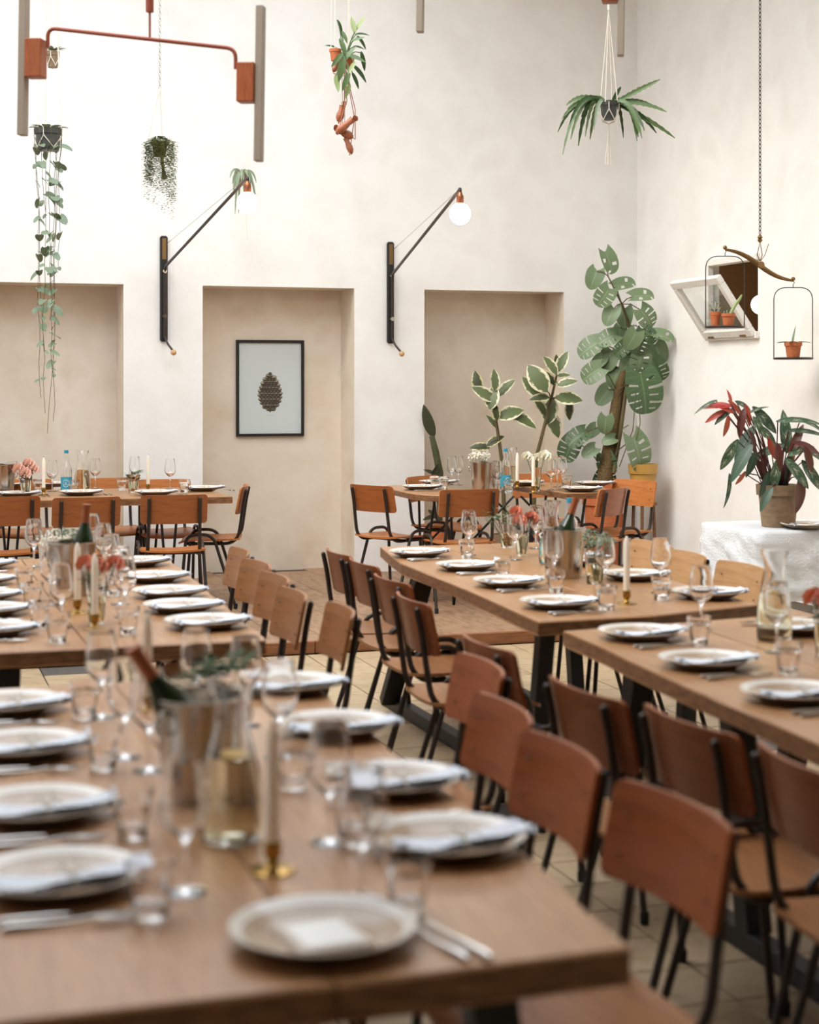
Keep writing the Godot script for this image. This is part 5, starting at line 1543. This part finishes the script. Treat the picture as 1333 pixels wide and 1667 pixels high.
		var r: float = k[2]
		var tr := Transform3D(Basis(xv, yv, xv.cross(yv)), k[0] - base - yv * h * 0.5)
		b.lathe([Vector2(0.0, 0.0), Vector2(r * 0.5, h * 0.05), Vector2(r * 0.95, h * 0.25), Vector2(r, h * 0.45), Vector2(r * 0.7, h * 0.75), Vector2(r * 0.8, h), Vector2(r * 0.95, h * 1.02), Vector2(r * 0.7, h * 0.99), Vector2(r * 0.55, h * 0.7), Vector2(0.0, h * 0.3)], 16, tr)
		b.leaf(tr * Vector3(0, h, -r * 0.7), tr.basis * Vector3(0.2, 0.8, 0.7), tr.basis * Vector3(0, 1, -0.5), r * 1.8, r * 1.5, 0.0, 0.1, 0.8, 5)
		var top: Vector3 = tr * Vector3(0, 0, 0)
		b.tube([top, top + Vector3(rng.randf_range(-0.03, 0.03), -0.012, 0.02), Vector3(top.x * 0.6 + 0.03, (top.y - 0.15) * 0.5, 0.02), Vector3(0.0, -0.05, 0)], 0.003, 6)
		mesh("pitcher", b.done(M.pitcher), o)
	# fishbone cactus in a macrame hanger, right of centre
	base = Vector3(4.153, 3.243, -9.176)
	o = thing("hanging_fishbone_cactus", "dark pot of long strap-leaved cactus in a macrame hanger, top right", "plant", base)
	b = MB.new()
	b.add(pot_shape(0.11, 0.056, 0.75), Transform3D(Basis(), Vector3(0, -0.10, 0)))
	mesh("pot", b.done(M.dark_pot), o)
	macrame(o, 0.058, 0.12)
	b = MB.new()
	b.tube([Vector3(0, 0.60, 0), Vector3(0, 0.56, 0)], 0.009, 8)
	b.tube([Vector3(0, 0.60, 0), Vector3(0, 5.4 - base.y, 0)], 0.003, 6)
	mesh("hanger", b.done(M.rope), o)
	cords(o, Vector3(0, 0.565, 0), Vector3.ZERO, 0.056, 4, 0.0035, 0.8)
	b = MB.new()
	for k in 4: b.tube([Vector3(0, -0.13, 0), Vector3(0.003 * k - 0.005, -0.2, 0.002), Vector3(0.012 * (k - 1.5) - 0.006, -0.37, 0.01 * (k % 2))], 0.0028, 5)
	mesh("tassel", b.done(M.rope), o)
	for k in [[-1.0, 0.55, 0.30, 0.9, 0], [-1.0, 0.45, 0.33, 1.2, 0], [-0.9, 0.7, 0.36, 1.6, 1], [-1.0, 0.35, 0.26, 0.8, 2], [-0.8, 0.6, 0.34, 2.0, 0], [-0.9, 0.9, 0.32, 2.4, 1], [-0.6, 0.8, 0.30, 2.3, 0], [-0.5, 0.5, 0.22, 2.2, 2], [-0.7, 0.3, 0.2, 1.4, 1], [-1.0, 0.5, 0.38, 1.5, 1], [-0.95, 0.6, 0.42, 2.1, 0],
		[1.0, 0.5, 0.32, 0.05, 0], [1.0, 0.35, 0.30, 0.6, 1], [1.0, 0.1, 0.34, 0.5, 0], [1.0, -0.35, 0.42, 0.3, 0], [0.8, 0.5, 0.26, 2.0, 0], [0.6, 0.5, 0.28, 2.2, 1], [0.5, 0.3, 0.30, 2.0, 0], [0.9, 0.2, 0.24, 1.6, 2], [0.7, 0.7, 0.30, 2.3, 0], [0.6, 1.2, 0.14, 0.2, 1], [1.0, -0.1, 0.30, 0.9, 1], [0.3, 0.4, 0.24, 2.4, 1], [-0.3, 0.4, 0.26, 2.3, 0]]:
		var d: Vector3 = (rt * k[0] + Vector3.UP * k[1] + toward * rng.randf_range(-0.35, 0.6)).normalized()
		var path := []
		for i in 19:
			var t := i / 18.0
			path.append(Vector3(k[0] * 0.03, 0.0, 0.0) + d * k[2] * t * (1.0 - 0.12 * k[3] * t) + Vector3.DOWN * k[2] * 0.55 * k[3] * t * t)
		var lb := MB.new()
		lb.ribbon(path, toward + Vector3.UP * 0.35 + rt * rng.randf_range(-0.7, 0.7), rng.randf_range(0.026, 0.036), 1)
		mesh("leaf", lb.done([M.green, M.dark_green, M.grey_green][k[4]]), o)
	# monstera climbing a mossy pole in the corner
	var foot := Vector3(5.42, DECK, -12.06)
	o = thing("potted_monstera", "tall monstera on a mossy pole climbing the room's corner from a terracotta pot", "plant", foot)
	mesh("pot", pot_shape(0.70, 0.175, 0.75).done(M.terracotta), o)
	b = MB.new()
	b.lathe([Vector2(0.158, 0.61), Vector2(0, 0.62)], 16)
	mesh("soil", b.done(M.soil), o)
	var axis := [foot + Vector3(0, 0.6, 0), Vector3(5.397, 0.849, -11.982), Vector3(5.469, 1.186, -12.011), Vector3(5.510, 1.477, -11.998), Vector3(5.596, 1.720, -12.024), Vector3(5.594, 2.011, -11.972), Vector3(5.538, 2.181, -11.990), Vector3(5.415, 2.396, -11.976)]
	b = MB.new()
	b.tube(axis.slice(0, 5).map(func(q): return q - foot), [0.06, 0.055, 0.045, 0.04, 0.03], 12)
	var wob := noise(6.0, 3, 2)
	for i in b.v.size(): b.v[i] += b.n[i] * wob.get_noise_3dv(b.v[i] * 4.0) * 0.02
	mesh("moss_pole", b.done(M.bark), o)
	b = MB.new()
	b.tube([axis[1] + Vector3(0.05, 0, 0.03) - foot, axis[2] + Vector3(0.05, 0, 0.04) - foot, axis[3] + Vector3(0.05, 0, 0.03) - foot, axis[4] + Vector3(0.03, 0, 0.03) - foot, axis[5] - foot, axis[6] - foot, axis[7] - foot], [0.02, 0.018, 0.017, 0.015, 0.011, 0.008, 0.005], 8)
	mesh("stem", b.done(M.stem), o)
	b = MB.new()
	for k in [[Vector3(5.624, 1.478, -11.858), Vector3(5.633, 1.237, -11.855), Vector3(5.601, 1.093, -11.865)], [Vector3(5.601, 1.478, -11.865), Vector3(5.578, 1.189, -11.872), Vector3(5.477, 0.900, -11.904)], [Vector3(5.464, 1.044, -11.908), Vector3(5.487, 1.189, -11.901), Vector3(5.546, 1.227, -11.882)]]:
		b.tube(k.map(func(q): return q - foot), 0.004, 5)
	mesh("aerial_root", b.done(M.stem), o)
	var mm := [leaf_mesh(M.monstera, 0.92, 0.5, 0.12, 0.5, 0.85, 0, 14), leaf_mesh(M.monstera, 0.96, 0.6, 0.15, 0.5, 0.85, 5, 50), leaf_mesh(M.monstera_dark, 0.96, 0.6, 0.15, 0.5, 0.85, 6, 60), leaf_mesh(M.monstera, 0.74, 0.5, 0.3, 0.5, 0.8, 2, 40)]
	leaves(o, foot, [
		[Vector3(5.382, 2.499, -11.867), 44, 65, 3], [Vector3(5.317, 2.374, -12.039), 38, 112, 0], [Vector3(5.556, 2.345, -11.971), 40, -18, 3], [Vector3(5.351, 2.232, -11.914), 40, 125, 1], [Vector3(5.673, 2.250, -11.882), 42, -10, 3], [Vector3(5.698, 2.066, -11.857), 42, 50, 1], [Vector3(5.407, 2.080, -11.935), 36, 120, 0], [Vector3(5.561, 2.070, -11.994), 38, 95, 0], [Vector3(5.827, 1.931, -11.827), 40, 12, 3], [Vector3(5.416, 1.913, -12.000), 38, 160, 1],
		[Vector3(5.295, 1.837, -12.096), 46, 152, 1], [Vector3(5.542, 1.885, -11.818), 38, 118, 0], [Vector3(5.645, 1.863, -11.867), 44, 105, 2], [Vector3(5.450, 1.735, -12.053), 42, 110, 0], [Vector3(5.839, 1.783, -11.928), 42, 65, 0], [Vector3(5.656, 1.710, -11.902), 46, 98, 1], [Vector3(5.580, 1.710, -11.967), 38, 125, 0], [Vector3(5.795, 1.652, -11.881), 46, 62, 2], [Vector3(5.264, 1.632, -11.965), 42, 150, 1], [Vector3(5.499, 1.599, -12.043), 42, 108, 0],
		[Vector3(5.655, 1.478, -11.811), 76, 78, 2], [Vector3(5.402, 1.453, -12.040), 38, 130, 0], [Vector3(5.357, 1.224, -11.904), 34, 95, 0], [Vector3(5.304, 1.172, -12.058), 28, 140, 0], [Vector3(5.399, 1.111, -11.940), 26, 165, 0], [Vector3(5.145, 1.132, -11.979), 42, 150, 2], [Vector3(5.129, 1.031, -12.102), 46, 118, 2], [Vector3(5.241, 1.021, -11.961), 30, 150, 0], [Vector3(5.622, 1.007, -11.830), 66, 65, 1], [Vector3(5.401, 0.908, -11.967), 40, 80, 2], [Vector3(5.394, 0.786, -12.069), 34, 110, 2], [Vector3(5.470, 0.795, -12.074), 30, 70, 2],
		[Vector3(5.489, 1.815, -11.907), 30, 140, 2], [Vector3(5.717, 1.936, -11.853), 34, 40, 2], [Vector3(5.548, 1.940, -12.058), 30, 100, 0], [Vector3(5.369, 1.720, -12.085), 30, 140, 0]],
		mm, 206.0, func(a): 
			var best: Vector3 = axis[1]
			for i in range(1, axis.size()):
				if axis[i].y < a.y + 0.05 and (axis[i] as Vector3).distance_to(a) < best.distance_to(a): best = axis[i]
			return best, M.stem)
	# two variegated rubber plants standing in the right niche
	var fm := [leaf_mesh(M.ficus, 0.5, 0.4, 0.25, 0.6), leaf_mesh(M.ficus, 0.62, 0.6, 0.12, 0.6), leaf_mesh(M.ficus_dark, 0.5, 0.6, 0.25, 0.6)]
	foot = Vector3(4.641, 0.197, -12.220)
	foot.y = DECK
	var foot2 := foot
	o = thing("rubber_plant", "smaller variegated rubber plant in the right niche, behind the steel bucket", "plant", foot)
	mesh("pot", pot_shape(0.30, 0.10).done(M.clay), o)
	b = MB.new()
	var ax1 := [foot + Vector3(0, 0.25, 0), Vector3(4.623, 0.897, -12.226), Vector3(4.595, 1.115, -12.235), Vector3(4.567, 1.308, -12.243), Vector3(4.558, 1.405, -12.246)]
	b.tube(ax1.map(func(q): return q - foot2), [0.02, 0.016, 0.014, 0.011, 0.008], 8)
	mesh("stem", b.done(M.stem), o)
	leaves(o, foot, [[Vector3(4.408, 1.564, -12.227), 40, -110, 2], [Vector3(4.433, 1.478, -12.129), 44, 215, 0], [Vector3(4.488, 1.454, -12.113), 42, -85, 1], [Vector3(4.516, 1.583, -12.107), 36, -88, 0], [Vector3(4.623, 1.526, -12.160), 40, -52, 0], [Vector3(4.523, 1.330, -12.110), 28, -100, 2], [Vector3(4.639, 1.335, -12.094), 46, -28, 1], [Vector3(4.554, 1.259, -12.276), 28, -120, 0], [Vector3(4.745, 1.276, -12.088), 52, 20, 0], [Vector3(4.560, 1.110, -12.238), 34, -40, 2], [Vector3(4.458, 1.061, -12.297), 34, 190, 2]],
		fm, 206.0, func(a): 
			var best: Vector3 = ax1[1]
			for q in ax1: 
				if (q as Vector3).distance_to(a) < best.distance_to(a): best = q
			return best, M.stem)
	foot = Vector3(4.862, 0.191, -12.203)
	foot.y = DECK
	var foot3 := foot
	o = thing("rubber_plant", "taller variegated rubber plant at the niche's right edge, leaves edged cream", "plant", foot)
	mesh("pot", pot_shape(0.30, 0.10).done(M.terracotta), o)
	b = MB.new()
	var ax2 := [foot + Vector3(0, 0.25, 0), Vector3(4.857, 0.972, -12.099), Vector3(4.917, 1.218, -12.081), Vector3(4.968, 1.430, -12.065), Vector3(5.000, 1.574, -12.054), Vector3(5.018, 1.670, -12.049)]
	b.tube(ax2.map(func(q): return q - foot3), [0.02, 0.017, 0.014, 0.012, 0.009, 0.006], 8)
	mesh("stem", b.done(M.stem), o)
	leaves(o, foot, [[Vector3(4.924, 1.698, -11.959), 38, -120, 0], [Vector3(5.033, 1.719, -12.096), 30, -88, 2], [Vector3(5.056, 1.728, -12.052), 38, -68, 0], [Vector3(4.816, 1.598, -11.970), 54, -125, 1], [Vector3(4.921, 1.622, -12.052), 44, -130, 2], [Vector3(5.051, 1.622, -12.015), 22, -10, 0], [Vector3(5.035, 1.564, -11.905), 34, -20, 0], [Vector3(5.070, 1.450, -11.949), 46, -5, 1], [Vector3(4.789, 1.526, -12.032), 44, -130, 0], [Vector3(4.841, 1.450, -11.983), 34, 185, 2], [Vector3(4.965, 1.352, -12.096), 48, -85, 1], [Vector3(4.896, 1.381, -12.105), 40, -115, 0], [Vector3(5.010, 1.236, -12.091), 48, 55, 1], [Vector3(5.103, 1.343, -12.028), 32, 100, 2]],
		fm, 206.0, func(a): 
			var best: Vector3 = ax2[1]
			for q in ax2: 
				if (q as Vector3).distance_to(a) < best.distance_to(a): best = q
			return best, M.stem)
	foot = Vector3(4.121, 0.207, -12.279)
	foot.y = DECK
	o = thing("potted_spurge", "dark ribbed stalk in a terracotta pot at the right niche's left edge", "plant", foot)
	mesh("pot", pot_shape(0.36, 0.115).done(M.terracotta), o)
	b = MB.new()
	b.tube([Vector3(0, 0.3, 0), Vector3(4.136, 0.852, -12.327) - foot, Vector3(4.104, 1.020, -12.337) - foot, Vector3(4.092, 1.139, -12.393) - foot], [0.02, 0.03, 0.028, 0.022], 8)
	mesh("stalk", b.done(M.bark_green), o)
	leaves(o, foot, [[Vector3(4.080, 1.254, -12.449), 56, -110, 0], [Vector3(4.089, 0.874, -12.289), 26, -60, 0], [Vector3(4.047, 0.864, -12.302), 22, -150, 0], [Vector3(4.032, 0.513, -12.255), 26, 170, 0], [Vector3(4.059, 0.532, -12.246), 24, 40, 0]], [leaf_mesh(M.bark_green, 0.34, 0.3, 0.3, 0.6)], 206.0, null, M.stem)
	var pt := thing("ochre_pot", "ochre glazed pot in the corner below the monstera", "pot", Vector3(5.68, 0.62, -11.9))
	mesh("vessel", pot_shape(0.30, 0.115, 0.8).done(M.ochre), pt)
	b = MB.new()
	b.lathe([Vector2(0.105, 0.262), Vector2(0, 0.268)], 16)
	mesh("soil", b.done(M.soil), pt)
	pt = thing("plant_stand", "dark wooden stand under the ochre pot in the corner", "stand", Vector3(5.68, DECK, -11.9))
	b = MB.new()
	b.lathe([Vector2(0.0, 0.525), Vector2(0.11, 0.525), Vector2(0.11, 0.549), Vector2(0.0, 0.549)], 24)
	mesh("top", b.done(M.oak_edge), pt)
	for k in 3:
		b = MB.new()
		b.tube([Vector3(cos(k * 2.1) * 0.09, 0.53, sin(k * 2.1) * 0.09), Vector3(cos(k * 2.1) * 0.11, 0.0, sin(k * 2.1) * 0.11)], 0.014, 8)
		mesh("leg", b.done(M.oak_edge), pt)
	# red-backed prayer plant in a clay pot on the side table
	foot = Vector3(4.789, 0.748, -8.283) + Vector3(0, 0.0012, 0)
	o = thing("potted_stromanthe", "clay pot of streaked leaves with wine-red undersides on the white cloth", "plant", foot)
	mesh("pot", pot_shape(0.235, 0.122, 0.76).done(M.clay), o)
	b = MB.new()
	b.lathe([Vector2(0.108, 0.205), Vector2(0, 0.21)], 16)
	mesh("soil", b.done(M.soil), o)
	var sp := [leaf_mesh(M.stromanthe, 0.27, 0.7, 0.2, 0.6), leaf_mesh(M.wine_leaf, 0.24, 0.8, 0.25, 0.6), leaf_mesh(M.wine_dark, 0.26, 0.8, 0.25, 0.6), leaf_mesh(M.stromanthe_dark, 0.3, 0.5, 0.15, 0.6), leaf_mesh(M.stromanthe, 0.13, 1.0, 0.3, 0.5)]
	var crown := foot + Vector3(0, 0.22, 0)
	leaves(o, foot, [[Vector3(4.443, 1.479, -8.193), 26, -88, 1], [Vector3(4.417, 1.440, -8.307), 46, 190, 1], [Vector3(4.359, 1.440, -8.335), 40, 165, 4], [Vector3(4.415, 1.375, -8.325), 36, 155, 1], [Vector3(4.460, 1.378, -8.315), 36, 150, 0], [Vector3(4.421, 1.313, -8.193), 34, 95, 1], [Vector3(4.590, 1.433, -8.306), 30, 20, 0], [Vector3(4.500, 1.336, -8.192), 46, 110, 2], [Vector3(4.572, 1.372, -8.233), 34, 80, 1], [Vector3(4.665, 1.419, -8.288), 34, -35, 4], [Vector3(4.715, 1.346, -8.281), 56, 45, 0], [Vector3(4.594, 1.313, -8.143), 36, 60, 0], [Vector3(4.550, 1.416, -8.318), 34, 40, 1], [Vector3(4.452, 1.423, -8.279), 36, 215, 1],
		[Vector3(4.539, 1.222, -8.235), 62, 128, 3], [Vector3(4.447, 1.152, -8.228), 54, 120, 0], [Vector3(4.482, 1.120, -8.167), 62, 128, 3], [Vector3(4.733, 1.254, -8.259), 50, 40, 0], [Vector3(4.556, 1.106, -8.163), 40, 110, 3], [Vector3(4.693, 1.183, -8.229), 52, 165, 0], [Vector3(4.667, 1.083, -8.245), 40, 100, 2], [Vector3(4.705, 1.038, -8.176), 54, 105, 0], [Vector3(4.778, 0.948, -8.236), 78, 92, 3], [Vector3(4.669, 0.989, -8.215), 40, 105, 3], [Vector3(4.780, 1.061, -8.048), 56, 50, 0], [Vector3(4.807, 1.247, -8.120), 50, -75, 2], [Vector3(4.811, 1.278, -8.232), 64, -95, 0], [Vector3(4.813, 1.371, -8.065), 74, -12, 4], [Vector3(4.869, 1.305, -8.082), 64, -8, 4], [Vector3(4.841, 1.128, -8.030), 44, 70, 2], [Vector3(4.831, 1.196, -8.103), 46, -30, 0], [Vector3(4.846, 1.143, -8.233), 44, 95, 1], [Vector3(4.681, 1.179, -8.162), 40, 75, 1], [Vector3(4.826, 0.929, -8.088), 62, 84, 2], [Vector3(4.518, 0.947, -8.331), 54, 88, 4], [Vector3(4.547, 1.019, -8.272), 26, 120, 1], [Vector3(4.626, 0.919, -8.139), 40, 125, 3], [Vector3(4.906, 1.039, -8.099), 56, 55, 0], [Vector3(4.695, 1.144, -8.100), 44, 80, 2], [Vector3(4.856, 1.211, -8.060), 48, 10, 2], [Vector3(4.967, 1.327, -8.148), 60, 10, 4], [Vector3(4.938, 1.158, -8.088), 50, 20, 0], [Vector3(4.830, 1.067, -8.252), 46, 100, 3], [Vector3(4.588, 1.227, -8.179), 40, 60, 2]],
		sp, 290.0, func(a): return crown + Vector3((a.x - crown.x) * 0.25, 0, (a.z - crown.z) * 0.25), M.wine_dark)
